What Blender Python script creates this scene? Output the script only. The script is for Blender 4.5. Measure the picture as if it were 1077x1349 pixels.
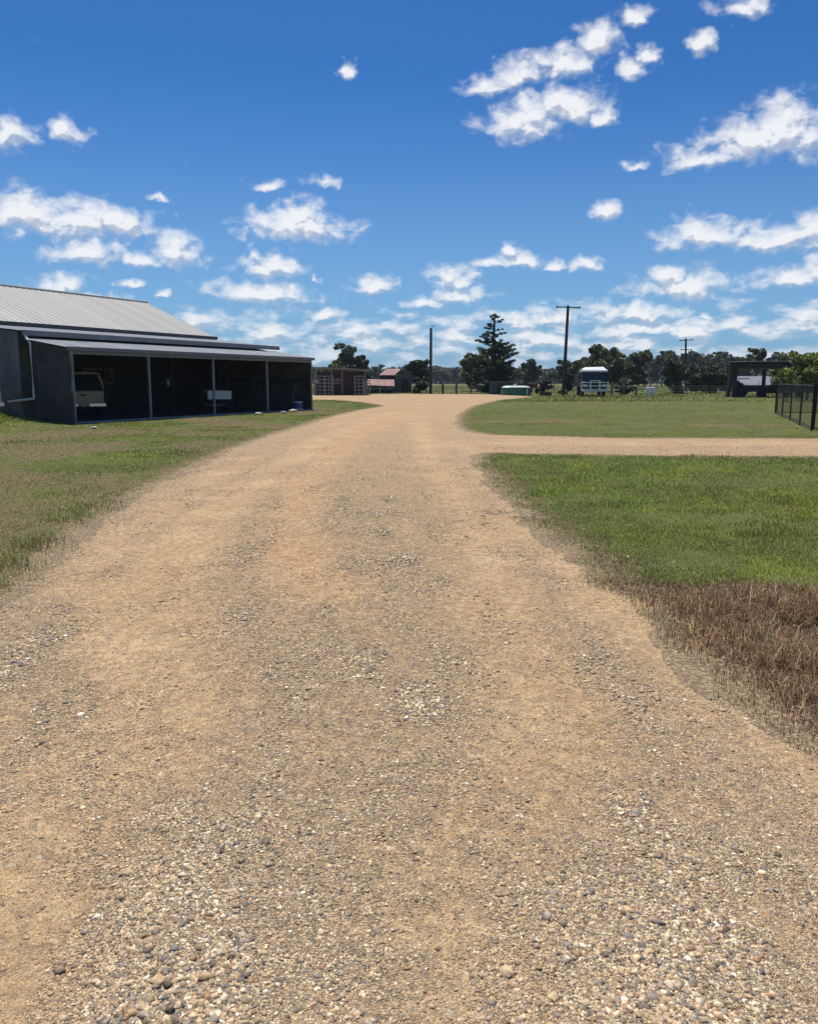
import bpy, bmesh, math, random
import numpy as np
from mathutils import Vector, Matrix

for o in list(bpy.data.objects): bpy.data.objects.remove(o, do_unlink=True)
scene = bpy.context.scene
COL = scene.collection
PI = math.pi
rng = np.random.default_rng(7)
random.seed(7)

# ------------------------------------------------------------------ camera
F, CX, CY, HOR, H = 1078.0, 538.5, 674.5, 502.0, 1.6
TH = math.atan((CY - HOR) / F)
cam_d = bpy.data.cameras.new('camera'); cam = bpy.data.objects.new('camera', cam_d); COL.objects.link(cam)
cam.location = (0, 0, H); cam.rotation_euler = (PI/2 - TH, 0, 0)
cam_d.sensor_fit = 'HORIZONTAL'; cam_d.sensor_width = 36; cam_d.lens = 36*F/1077
cam_d.clip_end = 20000; cam_d.clip_start = 0.05
scene.camera = cam
scene.render.resolution_x = 817; scene.render.resolution_y = 1024

def ray(px, py):
    u = (px-CX)/F; v = (CY-py)/F
    return Vector((u, math.cos(TH)+v*math.sin(TH), -math.sin(TH)+v*math.cos(TH)))
def G(px, py, z=0.0):                       # point on the ground seen at a photo position
    r = ray(px, py); t = (z-H)/r.z
    return (r.x*t, r.y*t)
def AT(px, py, Y):                          # point at a distance Y
    r = ray(px, py); t = Y/r.y
    return (r.x*t, Y, H+r.z*t)

# ------------------------------------------------------------------ sun and sky
SUN_EL, SUN_AZ = math.radians(73), math.radians(-18)
S = Vector((math.sin(SUN_AZ)*math.cos(SUN_EL), math.cos(SUN_AZ)*math.cos(SUN_EL), math.sin(SUN_EL)))
sd = bpy.data.lights.new('sun', 'SUN'); sd.energy = 4.9; sd.angle = math.radians(0.5); sd.color = (1.0, 0.955, 0.88)
sun = bpy.data.objects.new('sun', sd); COL.objects.link(sun)
sun.rotation_euler = S.to_track_quat('Z', 'Y').to_euler()
scene.view_settings.view_transform = 'Standard'; scene.view_settings.look = 'None'
scene.view_settings.exposure = 0.0; scene.view_settings.gamma = 1

class N:                                    # little node helper
    def __init__(s, nt): s.nt = nt
    def __call__(s, t, ins=None, **kw):
        n = s.nt.nodes.new(t)
        for k, v in kw.items(): setattr(n, k, v)
        for k, v in (ins or {}).items():
            sk = n.inputs[k]
            if isinstance(v, bpy.types.NodeSocket): s.nt.links.new(v, sk)
            else: sk.default_value = v
        return n
    def m(s, op, a, b=0.0, c=0.0, clamp=False):
        return s('ShaderNodeMath', {0: a, 1: b, 2: c}, operation=op, use_clamp=clamp).outputs[0]
    def v(s, op, a, b=(0, 0, 0), c=(0, 0, 0)):
        n = s('ShaderNodeVectorMath', {0: a, 1: b, 2: c}, operation=op)
        return n.outputs['Value'] if op in ('LENGTH', 'DOT_PRODUCT') else n.outputs[0]
    def mix(s, f, a, b, mode='MIX'):
        n = s.nt.nodes.new('ShaderNodeMix'); n.data_type = 'RGBA'; n.blend_type = mode
        for sk, v in ((n.inputs[0], f), (n.inputs[6], a), (n.inputs[7], b)):
            if isinstance(v, bpy.types.NodeSocket): s.nt.links.new(v, sk)
            else: sk.default_value = (tuple(v)+(1,))[:4] if not isinstance(v, (int, float)) else v
        return n.outputs[2]
    def ss(s, x, a, b, lo=0.0, hi=1.0):
        n = s('ShaderNodeMapRange', {0: x, 1: a, 2: b, 3: lo, 4: hi}, interpolation_type='SMOOTHSTEP')
        return n.outputs[0]
    def noise(s, vec, scale, detail=4, rough=0.55, dist=0.0):
        return s('ShaderNodeTexNoise', {'Vector': vec, 'Scale': scale, 'Detail': detail, 'Roughness': rough, 'Distortion': dist})

CLOUDS = [ # photo position and half-size of each puff
 (10,180,30,17),(90,178,20,12),(40,282,42,24),(98,292,58,22),(152,297,38,18),(118,335,48,14),(228,330,34,20),(190,343,34,9),
 (85,376,36,12),(135,393,22,6),(214,386,8,5),(176,375,14,4),(454,90,10,8),(355,248,24,7),(424,241,20,7),
 (392,301,64,15),(394,286,32,16),(356,351,40,14),(345,386,66,12),(334,335,12,9),(417,361,7,5),(497,375,26,10),
 (432,412,24,8),(598,370,32,13),(606,390,34,9),(558,401,24,6),(205,262,14,4),
 (645,112,32,11),(690,98,40,16),(742,84,36,20),(790,55,30,20),(838,26,22,13),(690,158,50,27),(745,140,44,22),(792,155,18,8),
 (836,90,18,12),(858,74,14,9),(924,56,18,14),(975,8,26,13),(928,207,52,13),(985,182,42,24),(1028,168,44,32),(1085,180,50,26),
 (835,222,17,5),(797,274,19,11),(928,308,56,18),(1022,311,66,14),(1090,302,46,20),(655,346,26,7),(682,344,28,8),(676,331,9,8),
 (730,350,14,6),(778,347,22,8),(900,376,62,15),(884,366,34,12),(1038,367,56,12),(1082,358,36,18),(836,414,62,12),(722,424,30,10),
 (724,452,36,9),(845,437,60,8),(938,414,9,4),
]
def build_world():
    w = bpy.data.worlds.new('World'); scene.world = w; w.use_nodes = True
    nt = w.node_tree; nt.nodes.clear()
    g = bpy.data.node_groups.new('cloud_field', 'ShaderNodeTree')
    g.interface.new_socket('Dir', in_out='INPUT', socket_type='NodeSocketVector')
    g.interface.new_socket('D', in_out='OUTPUT', socket_type='NodeSocketFloat')
    n = N(g)
    gi = n('NodeGroupInput'); go = n('NodeGroupOutput')
    d = n.v('NORMALIZE', gi.outputs[0])
    sp = n('ShaderNodeSeparateXYZ', {0: d})
    az = n.m('ARCTAN2', sp.outputs[0], sp.outputs[1]); el = n.m('ARCSINE', sp.outputs[2])
    p = n('ShaderNodeCombineXYZ', {0: az, 1: el, 2: 0.0}).outputs[0]
    wn = n.noise(d, 16, 3, 0.6)
    p0 = p
    wv = n.v('MULTIPLY', n.v('SUBTRACT', wn.outputs['Color'], (0.5, 0.5, 0.5)), (0.040, 0.026, 0))
    w2 = n.v('MULTIPLY', n.v('SUBTRACT', n.noise(d, 62, 2, 0.5).outputs['Color'], (0.5, 0.5, 0.5)), (0.026, 0.015, 0))
    p = n.v('ADD', n.v('ADD', p, wv), w2)
    L = None
    for (cx, cy, rx, ry) in CLOUDS:
        r = ray(cx, cy).normalized(); a = math.atan2(r.x, r.y); e = math.asin(r.z)
        r2 = ray(cx+rx, cy).normalized(); r3 = ray(cx, cy-ry).normalized()
        ra = abs(math.atan2(r2.x, r2.y)-a); re = abs(math.asin(r3.z)-e)
        re *= 1.32; e -= re*0.12; q = n.v('MULTIPLY_ADD', p, (1/ra, 1/re, 0), (-a/ra, -e/re, 0))
        q = n.v('LENGTH', n.v('MAXIMUM', q, n.v('MULTIPLY', q, (1, -1.6, 1))))
        L = q if L is None else n.m('MINIMUM', L, q)
    sd_ = n.v('MULTIPLY', d, (1, 1, 1.5))
    fine = n.noise(sd_, 44, 7, 0.56, 0.35).outputs[0]
    f = n.m('MULTIPLY_ADD', n.m('SUBTRACT', fine, 0.5), 2.5, n.m('SUBTRACT', 1.16, L))
    # field of small cumulus on a flat layer, seen edge-on near the horizon
    hv = n.v('MULTIPLY', p0, (26, 60, 1))
    lay = n.noise(hv, 1.0, 5, 0.50).outputs[0]
    band = n.ss(el, 0.115, 0.062, -1.6, 0.30)
    f2 = n.m('ADD', n.m('MULTIPLY', n.m('SUBTRACT', lay, 0.5), 5.5), band)
    f2 = n.m('MULTIPLY', f2, 0.75)
    g.links.new(n.m('MAXIMUM', f, f2), go.inputs[0])
    n = N(nt)
    tc = n('ShaderNodeTexCoord').outputs['Generated']
    elz0 = n('ShaderNodeSeparateXYZ', {0: tc}).outputs[2]
    sky = n('ShaderNodeTexSky', sky_type='NISHITA', sun_disc=False, sun_elevation=SUN_EL, sun_rotation=SUN_AZ,
            altitude=100.0, air_density=1.0, dust_density=0.6, ozone_density=2.2)
    def grp(v):
        k = nt.nodes.new('ShaderNodeGroup'); k.node_tree = g; nt.links.new(v, k.inputs[0]); return k.outputs[0]
    a = grp(tc)
    up = n.v('ADD', tc, (-0.003, 0, 0.0085))
    b = grp(up)
    alpha = n.ss(a, -0.42, 1.05)
    elz = n('ShaderNodeSeparateXYZ', {0: tc}).outputs[2]
    alpha = n.m('MULTIPLY', alpha, n.ss(elz, -0.01, 0.06, 0.35, 0.97))
    shade = n.m('ADD', n.ss(n.m('SUBTRACT', b, a), -0.16, 0.40, 0.0, 0.85), n.ss(a, 0.5, 1.5, 0.0, 0.12))
    cc = n.mix(shade, (9.3, 9.4, 9.6), (4.7, 5.3, 6.4))
    skc = n.mix(1.0, sky.outputs[0], (0.72, 0.94, 1.22), 'MULTIPLY')
    skc = n('ShaderNodeGamma', {0: skc, 1: 1.22}).outputs[0]
    skc = n.mix(1.0, skc, (0.27, 0.455, 0.51), 'MULTIPLY')
    skc = n.mix(n.ss(elz0, 0.34, 0.0, 0.0, 0.55), skc, (3.0, 4.9, 7.5))
    col = n.mix(alpha, skc, cc)
    bg = n('ShaderNodeBackground', {'Color': col, 'Strength': 0.1})
    out = n('ShaderNodeOutputWorld'); nt.links.new(bg.outputs[0], out.inputs[0])
build_world()

# ------------------------------------------------------------------ materials
def new_mat(name):
    m = bpy.data.materials.new(name); m.use_nodes = True
    nt = m.node_tree; nt.nodes.clear(); n = N(nt)
    b = n('ShaderNodeBsdfPrincipled'); o = n('ShaderNodeOutputMaterial'); nt.links.new(b.outputs[0], o.inputs[0])
    return m, n, b
def mat(name, c, rough=0.6, metal=0.0, var=0.25, scale=3.0, bump=0.0, bscale=30.0, c2=None, alpha=None):
    m, n, b = new_mat(name)
    tc = n('ShaderNodeTexCoord').outputs['Object']
    c2 = c2 or tuple(x*(1-var) for x in c)
    nz = n.noise(tc, scale, 6, 0.65).outputs[0]
    n.nt.links.new(n.mix(n.ss(nz, 0.35, 0.65), c, c2), b.inputs['Base Color'])
    b.inputs['Roughness'].default_value = rough; b.inputs['Metallic'].default_value = metal
    if bump:
        bn = n('ShaderNodeBump', {'Strength': bump, 'Distance': 0.02, 'Height': n.noise(tc, bscale, 4).outputs[0]})
        n.nt.links.new(bn.outputs[0], b.inputs['Normal'])
    if alpha is not None: b.inputs['Alpha'].default_value = alpha
    return m
def attr_mat(name, rough=0.8, trans=0.0, tint=(1, 1, 1), nscale=0.0, spec=0.3, up=0.0):
    m, n, b = new_mat(name)
    c = n('ShaderNodeAttribute', attribute_name='Col').outputs['Color']
    c = n.mix(1.0, c, tint, 'MULTIPLY')
    if nscale:
        g = n('ShaderNodeNewGeometry').outputs['Position']
        f = n.ss(n.noise(g, nscale, 5).outputs[0], 0.3, 0.7, 0.6, 1.25)
        cc = n('ShaderNodeCombineXYZ', {0: f, 1: f, 2: f}).outputs[0]
        c = n.mix(1.0, c, cc, 'MULTIPLY')
    n.nt.links.new(c, b.inputs['Base Color'])
    b.inputs['Roughness'].default_value = rough
    b.inputs['Specular IOR Level'].default_value = spec
    if up:
        nn = n('ShaderNodeNewGeometry').outputs['Normal']
        n.nt.links.new(n.v('NORMALIZE', n.v('ADD', n.v('SCALE', nn) if False else n.v('MULTIPLY', nn, (1-up,)*3), (0, 0, up))), b.inputs['Normal'])
    if trans:
        t = n('ShaderNodeBsdfTranslucent', {'Color': c}); mx = n('ShaderNodeMixShader', {0: trans})
        n.nt.links.new(b.outputs[0], mx.inputs[1]); n.nt.links.new(t.outputs[0], mx.inputs[2])
        n.nt.links.new(mx.outputs[0], [x for x in n.nt.nodes if x.type == 'OUTPUT_MATERIAL'][0].inputs[0])
    return m

def roof_mat(name, c, c2, sheet=0.76, rough=0.5, metal=0.0):
    m, n, b = new_mat(name)
    tc = n('ShaderNodeTexCoord').outputs['Object']
    sp = n('ShaderNodeSeparateXYZ', {0: tc})
    cell = n.m('FLOOR', n.m('DIVIDE', sp.outputs[0], sheet))
    wn = n('ShaderNodeTexWhiteNoise', {'W': cell}, noise_dimensions='1D').outputs['Value']
    st = n.noise(n.v('MULTIPLY', tc, (6, 0.5, 0.5)), 1.0, 5, 0.65).outputs[0]
    f = n.m('ADD', n.m('MULTIPLY', wn, 0.55), n.ss(st, 0.35, 0.7, 0, 0.45))
    lap = n.m('FRACT', n.m('DIVIDE', sp.outputs[0], sheet))
    f = n.m('ADD', f, n.ss(lap, 0.10, 0.0, 0, 0.5), clamp=True)
    n.nt.links.new(n.mix(f, c, c2), b.inputs['Base Color'])
    b.inputs['Roughness'].default_value = rough; b.inputs['Metallic'].default_value = metal
    return m

M = {}
M['roof'] = roof_mat('pale_roof_sheet', (0.37, 0.355, 0.31), (0.285, 0.27, 0.235))
M['roof_mid'] = roof_mat('zinc_roof_sheet', (0.42, 0.425, 0.42), (0.30, 0.305, 0.305))
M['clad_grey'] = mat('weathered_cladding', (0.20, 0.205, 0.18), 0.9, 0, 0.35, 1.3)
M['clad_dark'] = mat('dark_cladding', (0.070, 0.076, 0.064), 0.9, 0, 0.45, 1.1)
M['inner'] = mat('shaded_shed_lining', (0.007, 0.008, 0.008), 0.7, 0, 0.4, 1.0)  # near-black: the shade inside the shed is put into the colour
M['floor_dark'] = mat('shaded_floor', (0.014, 0.012, 0.010), 0.9, 0, 0.4, 2)  # floor colour darkened to carry the shade under the shed roof
M['gutter'] = mat('grey_gutter', (0.19, 0.20, 0.21), 0.6, 0, 0.2)
M['gutter_dark'] = mat('dark_gutter', (0.05, 0.055, 0.06), 0.5, 0, 0.3)
M['galv'] = mat('galvanised_steel', (0.27, 0.265, 0.25), 0.6, 0.2, 0.3, 5)
M['white_pipe'] = mat('white_pipe', (0.72, 0.73, 0.74), 0.4, 0, 0.12)
M['concrete'] = mat('concrete', (0.42, 0.39, 0.34), 0.85, 0, 0.3, 4, 0.3)
M['black'] = mat('black_steel', (0.012, 0.013, 0.014), 0.45)
M['rubber'] = mat('rubber', (0.015, 0.015, 0.015), 0.8)
M['cream'] = mat('cream_paint', (0.50, 0.40, 0.23), 0.35, 0, 0.12, 4)
M['silver'] = mat('silver_paint', (0.42, 0.45, 0.48), 0.3, 0.5, 0.1, 4)
M['white'] = mat('white_paint', (0.78, 0.78, 0.78), 0.35, 0, 0.1, 4)
M['cab_shaded'] = mat('shaded_cab_paint', (0.03, 0.035, 0.05), 0.4, 0, 0.2)  # front of the white truck, its shade put into the cab colour
M['glass'] = mat('dark_glass', (0.015, 0.02, 0.025), 0.08, 0, 0.1)
M['chrome'] = mat('chrome', (0.6, 0.6, 0.6), 0.2, 0.9, 0.1)
M['red_light'] = mat('red_lens', (0.30, 0.02, 0.015), 0.3)
M['amber'] = mat('amber_lens', (0.5, 0.28, 0.03), 0.3)
M['maroon'] = mat('maroon_board', (0.055, 0.007, 0.012), 0.6, 0, 0.4, 3)
M['rust_roof'] = roof_mat('rusty_roof_sheet', (0.21, 0.085, 0.052), (0.36, 0.30, 0.265), 0.9, 0.7)
M['old_wood'] = mat('old_timber', (0.13, 0.125, 0.115), 0.85, 0, 0.5, 5, 0.4)
M['dark_wood'] = mat('dark_timber', (0.045, 0.038, 0.032), 0.85, 0, 0.5, 5, 0.4)
M['pole_wood'] = mat('pole_timber', (0.052, 0.045, 0.038), 0.85, 0, 0.4, 4, 0.4)
M['insul'] = mat('insulator', (0.10, 0.09, 0.08), 0.3)
M['tin_green'] = mat('green_tin', (0.035, 0.075, 0.062), 0.55, 0, 0.4)
M['tank_green'] = mat('green_plastic', (0.03, 0.14, 0.08), 0.5, 0, 0.25, 2)
M['tank_top'] = mat('pale_green_top', (0.62, 0.74, 0.62), 0.35, 0, 0.15, 3)
M['tractor_red'] = mat('faded_red_paint', (0.18, 0.025, 0.02), 0.55, 0, 0.4, 4)
M['machine'] = mat('grimy_machine_paint', (0.028, 0.027, 0.026), 0.7, 0, 0.5, 5)
M['rust'] = mat('rust', (0.13, 0.06, 0.035), 0.85, 0, 0.5, 8, 0.4)
M['bark'] = mat('bark', (0.11, 0.095, 0.08), 0.9, 0, 0.5, 6, 0.5, 20)
M['bark_pale'] = mat('pale_bark', (0.30, 0.28, 0.25), 0.85, 0, 0.55, 2, 0.3, 20)
M['mesh'] = mat('black_mesh', (0.01, 0.011, 0.012), 0.6, alpha=0.30)
M['cloth'] = mat('shade_cloth', (0.012, 0.030, 0.034), 0.8, alpha=0.6)
M['blue'] = mat('blue_plastic', (0.04, 0.10, 0.26), 0.45)
M['pale_stone'] = mat('pale_stone', (0.62, 0.58, 0.50), 0.85, 0, 0.3, 9, 0.5)
M['leaf'] = attr_mat('leaves', 0.6, 0.25, up=0.35, tint=(1.35, 1.32, 1.0))
M['blade'] = attr_mat('grass_blades', 0.6, 0.28, up=0.62, spec=0.2)
M['stone'] = attr_mat('gravel_stones', 0.85, 0, nscale=60, up=0.12)

# ------------------------------------------------------------------ mesh helpers
def np_obj(name, V, Fc, m, col=None, parent=None, smooth=False):
    V = np.asarray(V, np.float32); Fc = np.asarray(Fc, np.int32); k = Fc.shape[1]
    me = bpy.data.meshes.new(name)
    me.vertices.add(len(V)); me.vertices.foreach_set('co', V.ravel())
    me.loops.add(Fc.size); me.loops.foreach_set('vertex_index', Fc.ravel())
    me.polygons.add(len(Fc)); me.polygons.foreach_set('loop_start', np.arange(0, Fc.size, k, dtype=np.int32))
    me.polygons.foreach_set('loop_total', np.full(len(Fc), k, np.int32))
    if smooth: me.polygons.foreach_set('use_smooth', np.ones(len(Fc), bool))
    me.update(calc_edges=True)
    if col is not None:
        a = me.color_attributes.new('Col', 'FLOAT_COLOR', 'POINT')
        c4 = np.ones((len(V), 4), np.float32); c4[:, :col.shape[1]] = col
        a.data.foreach_set('color', c4.ravel())
    me.materials.append(m)
    o = bpy.data.objects.new(name, me); COL.objects.link(o)
    if parent: o.parent = parent
    return o

class MB:
    def __init__(s): s.v = []; s.f = []
    def add(s, vs, fs):
        b = len(s.v); s.v += [tuple(x) for x in vs]; s.f += [tuple(b+i for i in f) for f in fs]; return s
    def box(s, x0, x1, y0, y1, z0, z1, bev=0.0):
        vs = [(x, y, z) for z in (z0, z1) for y in (y0, y1) for x in (x0, x1)]
        fs = [(0,2,3,1),(4,5,7,6),(0,1,5,4),(2,6,7,3),(0,4,6,2),(1,3,7,5)]
        if bev:
            bm = bmesh.new(); bv = [bm.verts.new(v) for v in vs]
            for f in fs: bm.faces.new([bv[i] for i in f])
            bmesh.ops.bevel(bm, geom=bm.edges[:], offset=bev, segments=2, affect='EDGES', profile=0.6)
            bm.verts.index_update()
            s.add([v.co[:] for v in bm.verts], [[v.index for v in f.verts] for f in bm.faces]); bm.free()
            return s
        return s.add(vs, fs)
    def tube(s, pts, r, n=8, cap=True):
        pts = [Vector(p) for p in pts]; rs = r if isinstance(r, (list, tuple)) else [r]*len(pts)
        b = len(s.v); ref = Vector((0, 0, 1))
        for i, p in enumerate(pts):
            d = (pts[min(i+1, len(pts)-1)]-pts[max(i-1, 0)]).normalized()
            a = d.cross(ref)
            if a.length < 0.05: a = d.cross(Vector((0, 1, 0)))
            a.normalize(); c = d.cross(a)
            for k in range(n):
                t = 2*PI*k/n; s.v.append(tuple(p+(a*math.cos(t)+c*math.sin(t))*rs[i]))
        for i in range(len(pts)-1):
            for k in range(n):
                s.f.append((b+i*n+k, b+i*n+(k+1) % n, b+(i+1)*n+(k+1) % n, b+(i+1)*n+k))
        if cap:
            s.f.append(tuple(b+k for k in reversed(range(n)))); s.f.append(tuple(b+(len(pts)-1)*n+k for k in range(n)))
        return s
    def prism(s, poly, axis, a0, a1):      # polygon in the two other axes, extruded along axis
        def mk(p, a): return (a, p[0], p[1]) if axis == 'x' else (p[0], a, p[1]) if axis == 'y' else (p[0], p[1], a)
        n = len(poly)
        return s.add([mk(p, a0) for p in poly]+[mk(p, a1) for p in poly],
              [tuple(range(n)), tuple(range(2*n-1, n-1, -1))]+[(i, i+n, (i+1) % n+n, (i+1) % n) for i in range(n)])
    def lathe(s, prof, n=16, c=(0, 0, 0), ax='z'):
        b = len(s.v)
        for (r, z) in prof:
            for k in range(n):
                t = 2*PI*k/n; x, y = r*math.cos(t), r*math.sin(t)
                p = (x, y, z) if ax == 'z' else (z, x, y) if ax == 'x' else (x, z, y)
                s.v.append((p[0]+c[0], p[1]+c[1], p[2]+c[2]))
        for i in range(len(prof)-1):
            for k in range(n): s.f.append((b+i*n+k, b+i*n+(k+1) % n, b+(i+1)*n+(k+1) % n, b+(i+1)*n+k))
        s.f.append(tuple(b+k for k in range(n))); s.f.append(tuple(b+(len(prof)-1)*n+k for k in range(n)))
        return s
    def corr(s, x0, x1, A, B, pitch=0.19, amp=0.022, th=0.006):   # ribbed sheet: ribs run from A=(y,z) to B=(y,z), repeated along x
        b = len(s.v); xs = []; x = x0
        while x < x1:
            for dx, h in ((0, 0), (pitch*0.62, 0), (pitch*0.72, 1), (pitch*0.90, 1)):
                if x+dx <= x1: xs.append((x+dx, h))
            x += pitch
        xs.append((x1, 0)); d = Vector((0, B[0]-A[0], B[1]-A[1])).normalized(); nn = Vector((0, -d.z, d.y))
        if nn.z < 0: nn = -nn
        if abs(d.z) > 0.99: nn = Vector((0, -1, 0))
        for (xx, h) in xs:
            for (q, t) in ((A, h*amp), (B, h*amp)):
                s.v.append((xx, q[0]+nn.y*t, q[1]+nn.z*t))
            for (q, t) in ((A, h*amp-th), (B, h*amp-th)):
                s.v.append((xx, q[0]+nn.y*t, q[1]+nn.z*t))
        for i in range(len(xs)-1):
            a = b+4*i; c = a+4
            s.f += [(a, c, c+1, a+1), (a+2, a+3, c+3, c+2), (a, a+2, c+2, c), (a+1, c+1, c+3, a+3)]
        return s
    def build(s, name, m, parent=None, smooth=False):
        me = bpy.data.meshes.new(name); me.from_pydata(s.v, [], s.f)
        bm = bmesh.new(); bm.from_mesh(me); bmesh.ops.recalc_face_normals(bm, faces=bm.faces); bm.to_mesh(me); bm.free()
        if smooth: me.polygons.foreach_set('use_smooth', [True]*len(me.polygons))
        me.materials.append(M[m] if isinstance(m, str) else m)
        o = bpy.data.objects.new(name, me); COL.objects.link(o)
        if parent: o.parent = parent
        return o
def tag(o, label=None, cat=None, group=None, kind=None):
    if label: o['label'] = label
    if cat: o['category'] = cat
    if group: o['group'] = group
    if kind: o['kind'] = kind
    return o
def thing(name, label, cat, loc=(0, 0, 0), rz=0.0, group=None):
    o = bpy.data.objects.new(name, None); COL.objects.link(o)
    o.location = loc; o.rotation_euler = (0, 0, rz); o.empty_display_size = 0.3
    return tag(o, label, cat, group)
def kids(o): return [c for c in COL.objects if c.parent == o]
def copy_tree(o, parent=None):
    c = o.copy(); COL.objects.link(c)
    if parent: c.parent = parent
    for ch in kids(o): copy_tree(ch, c)
    return c

# ------------------------------------------------------------------ ground layout
ROAD = [(-2.5, -6), (-2.6, 2), (-2.95, 5.6), G(58, 740), G(130, 680), G(240, 620), G(330, 581), G(420, 553), G(466, 542), G(508, 534.5),
        G(478, 529.5), G(430, 526.8), G(380, 526), (-40, 70), (-40, 90), G(415, 520.6), G(520, 519.5), G(640, 519.5), G(700, 522.5), G(655, 527),
        G(622, 535), G(604, 547), G(602, 558), G(612, 567), G(650, 573), G(800, 577), G(1077, 578.5), (60, 24.5),
        (60, 17.2), G(1077, 602), G(800, 600), G(640, 597), G(628, 603), G(650, 632), G(690, 675), G(740, 715), G(800, 757), G(850, 792),
        G(940, 878), G(1077, 985), (2.05, 2.0), (2.3, -6)]
DEAD = [G(800, 768), G(870, 772), G(960, 768), G(1077, 778), (14, 6.0), (14, 2.0), (2.6, 2.0), G(1077, 985), G(940, 878), G(850, 792)]
DEAD[3] = G(1077, 776); 
def sdf(poly, X, Y):                     # signed distance, positive inside
    X = np.asarray(X, float); Y = np.asarray(Y, float)
    d2 = np.full(X.shape, 1e12); ins = np.zeros(X.shape, bool); n = len(poly)
    for i in range(n):
        x0, y0 = poly[i]; x1, y1 = poly[(i+1) % n]; dx, dy = x1-x0, y1-y0
        t = np.clip(((X-x0)*dx+(Y-y0)*dy)/(dx*dx+dy*dy+1e-9), 0, 1)
        d2 = np.minimum(d2, (X-x0-t*dx)**2+(Y-y0-t*dy)**2)
        c = ((y0 > Y) != (y1 > Y)) & (X < (x1-x0)*(Y-y0)/((y1-y0) if y1 != y0 else 1e-9)+x0)
        ins ^= c
    return np.sqrt(d2)*np.where(ins, 1, -1)
def hash2(ix, iy, s):
    h = (ix.astype(np.int64)*374761393+iy.astype(np.int64)*668265263+s*69069) & 0x7fffffff
    h = (h ^ (h >> 13))*1274126177 & 0x7fffffff
    return ((h ^ (h >> 16)) & 0xffff)/65535.0
def vnoise(X, Y, sc, s=0):
    x = X/sc; y = Y/sc; ix = np.floor(x); iy = np.floor(y); fx = x-ix; fy = y-iy
    fx = fx*fx*(3-2*fx); fy = fy*fy*(3-2*fy)
    a, b, c, d = (hash2(ix+i, iy+j, s) for i, j in ((0, 0), (1, 0), (0, 1), (1, 1)))
    return (a*(1-fx)+b*fx)*(1-fy)+(c*(1-fx)+d*fx)*fy
def fbm(X, Y, sc, s=0, o=4):
    v = 0; a = 0.5; t = 0
    for i in range(o): v = v+a*vnoise(X, Y, sc/2**i, s+i*17); t += a; a *= 0.5
    return v/t
def sm(x, a, b):
    t = np.clip((x-a)/(b-a), 0, 1); return t*t*(3-2*t)
MOUND = (-17.3, 31.0)
def ground_z(X, Y):
    z = 0.10*(fbm(X, Y, 14, 3)-0.5)*sm(np.hypot(X, Y), 5, 40)+0.03*(fbm(X, Y, 1.7, 5)-0.5)
    z = z+0.42*np.exp(-(((X-MOUND[0])/2.2)**2+((Y-MOUND[1])/2.6)**2)*0.8)
    d = sdf(DEAD, X, Y); z = z-0.10*sm(d, 0.0, 1.0)
    return z
# worn dirt bands on the road, by photo position of their centre lines
TR = [([(-120,1330),(30,1150),(130,1040),(215,960),(190,860),(215,770),(265,690),(340,640),(430,580),(520,545)], 0.34, 1.0),
      ([(430,800),(385,735),(392,680),(400,640),(470,575),(530,545)], 0.30, 0.9),
      ([(700,1500),(600,1190),(740,1010),(715,930),(650,830),(640,760),(625,690),(600,650),(565,610),(545,545)], 0.28, 0.8),
      ([(1110,1010),(900,865),(790,785),(700,705),(645,640),(620,590)], 0.25, 0.8),
      ([(600,590),(700,586),(1077,590),(1300,592)], 0.8, 0.7),
      ([(100,770),(150,720),(230,660),(330,605)], 0.35, 0.7)]
def dirt(X, Y):
    v = np.zeros(np.shape(X))
    wob = (fbm(X, Y, 1.3, 31)-0.5)*0.9
    for pts, w, amp in TR:
        d = np.full(np.shape(X), 1e9); P = [G(*p) for p in pts]
        for (x0, y0), (x1, y1) in zip(P, P[1:]):
            dx, dy = x1-x0, y1-y0; t = np.clip(((X-x0)*dx+(Y-y0)*dy)/(dx*dx+dy*dy), 0, 1)
            d = np.minimum(d, np.hypot(X-x0-t*dx, Y-y0-t*dy))
        v = np.maximum(v, amp*np.exp(-((d+wob*0.3)/(w*1.25))**2))
    v = v*(0.42+1.05*fbm(X, Y, 0.9, 41))+0.85*(fbm(X, Y, 0.55, 51, 5)-0.44)+0.5*(fbm(X, Y, 0.14, 55, 3)-0.5)
    v = v+0.55*sm(Y, 12, 40)
    return np.clip(v, 0, 1)

def axis(segs):
    out = [segs[0][0]]
    for (a, b, n) in segs: out += list(np.linspace(a, b, n+1)[1:])
    return np.array(out)
def grid_obj(name, xs, ys, zf, m, keep=None, cf=None):
    X, Y = np.meshgrid(xs, ys); Z = zf(X, Y); nx = len(xs)
    V = np.stack([X, Y, Z], -1).reshape(-1, 3)
    i, j = np.meshgrid(np.arange(len(xs)-1), np.arange(len(ys)-1)); a = (j*nx+i).ravel()
    Fc = np.stack([a, a+1, a+nx+1, a+nx], 1)
    col = cf(X, Y).reshape(-1, 3) if cf else None
    if keep is not None:
        k = keep(X, Y).ravel(); Fc = Fc[k[Fc].any(1)]
        used = np.zeros(len(V), bool); used[Fc] = True; mp = np.cumsum(used)-1
        V = V[used]; Fc = mp[Fc]; col = col[used] if col is not None else None
    return np_obj(name, V, Fc, m, col, smooth=True)

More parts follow.
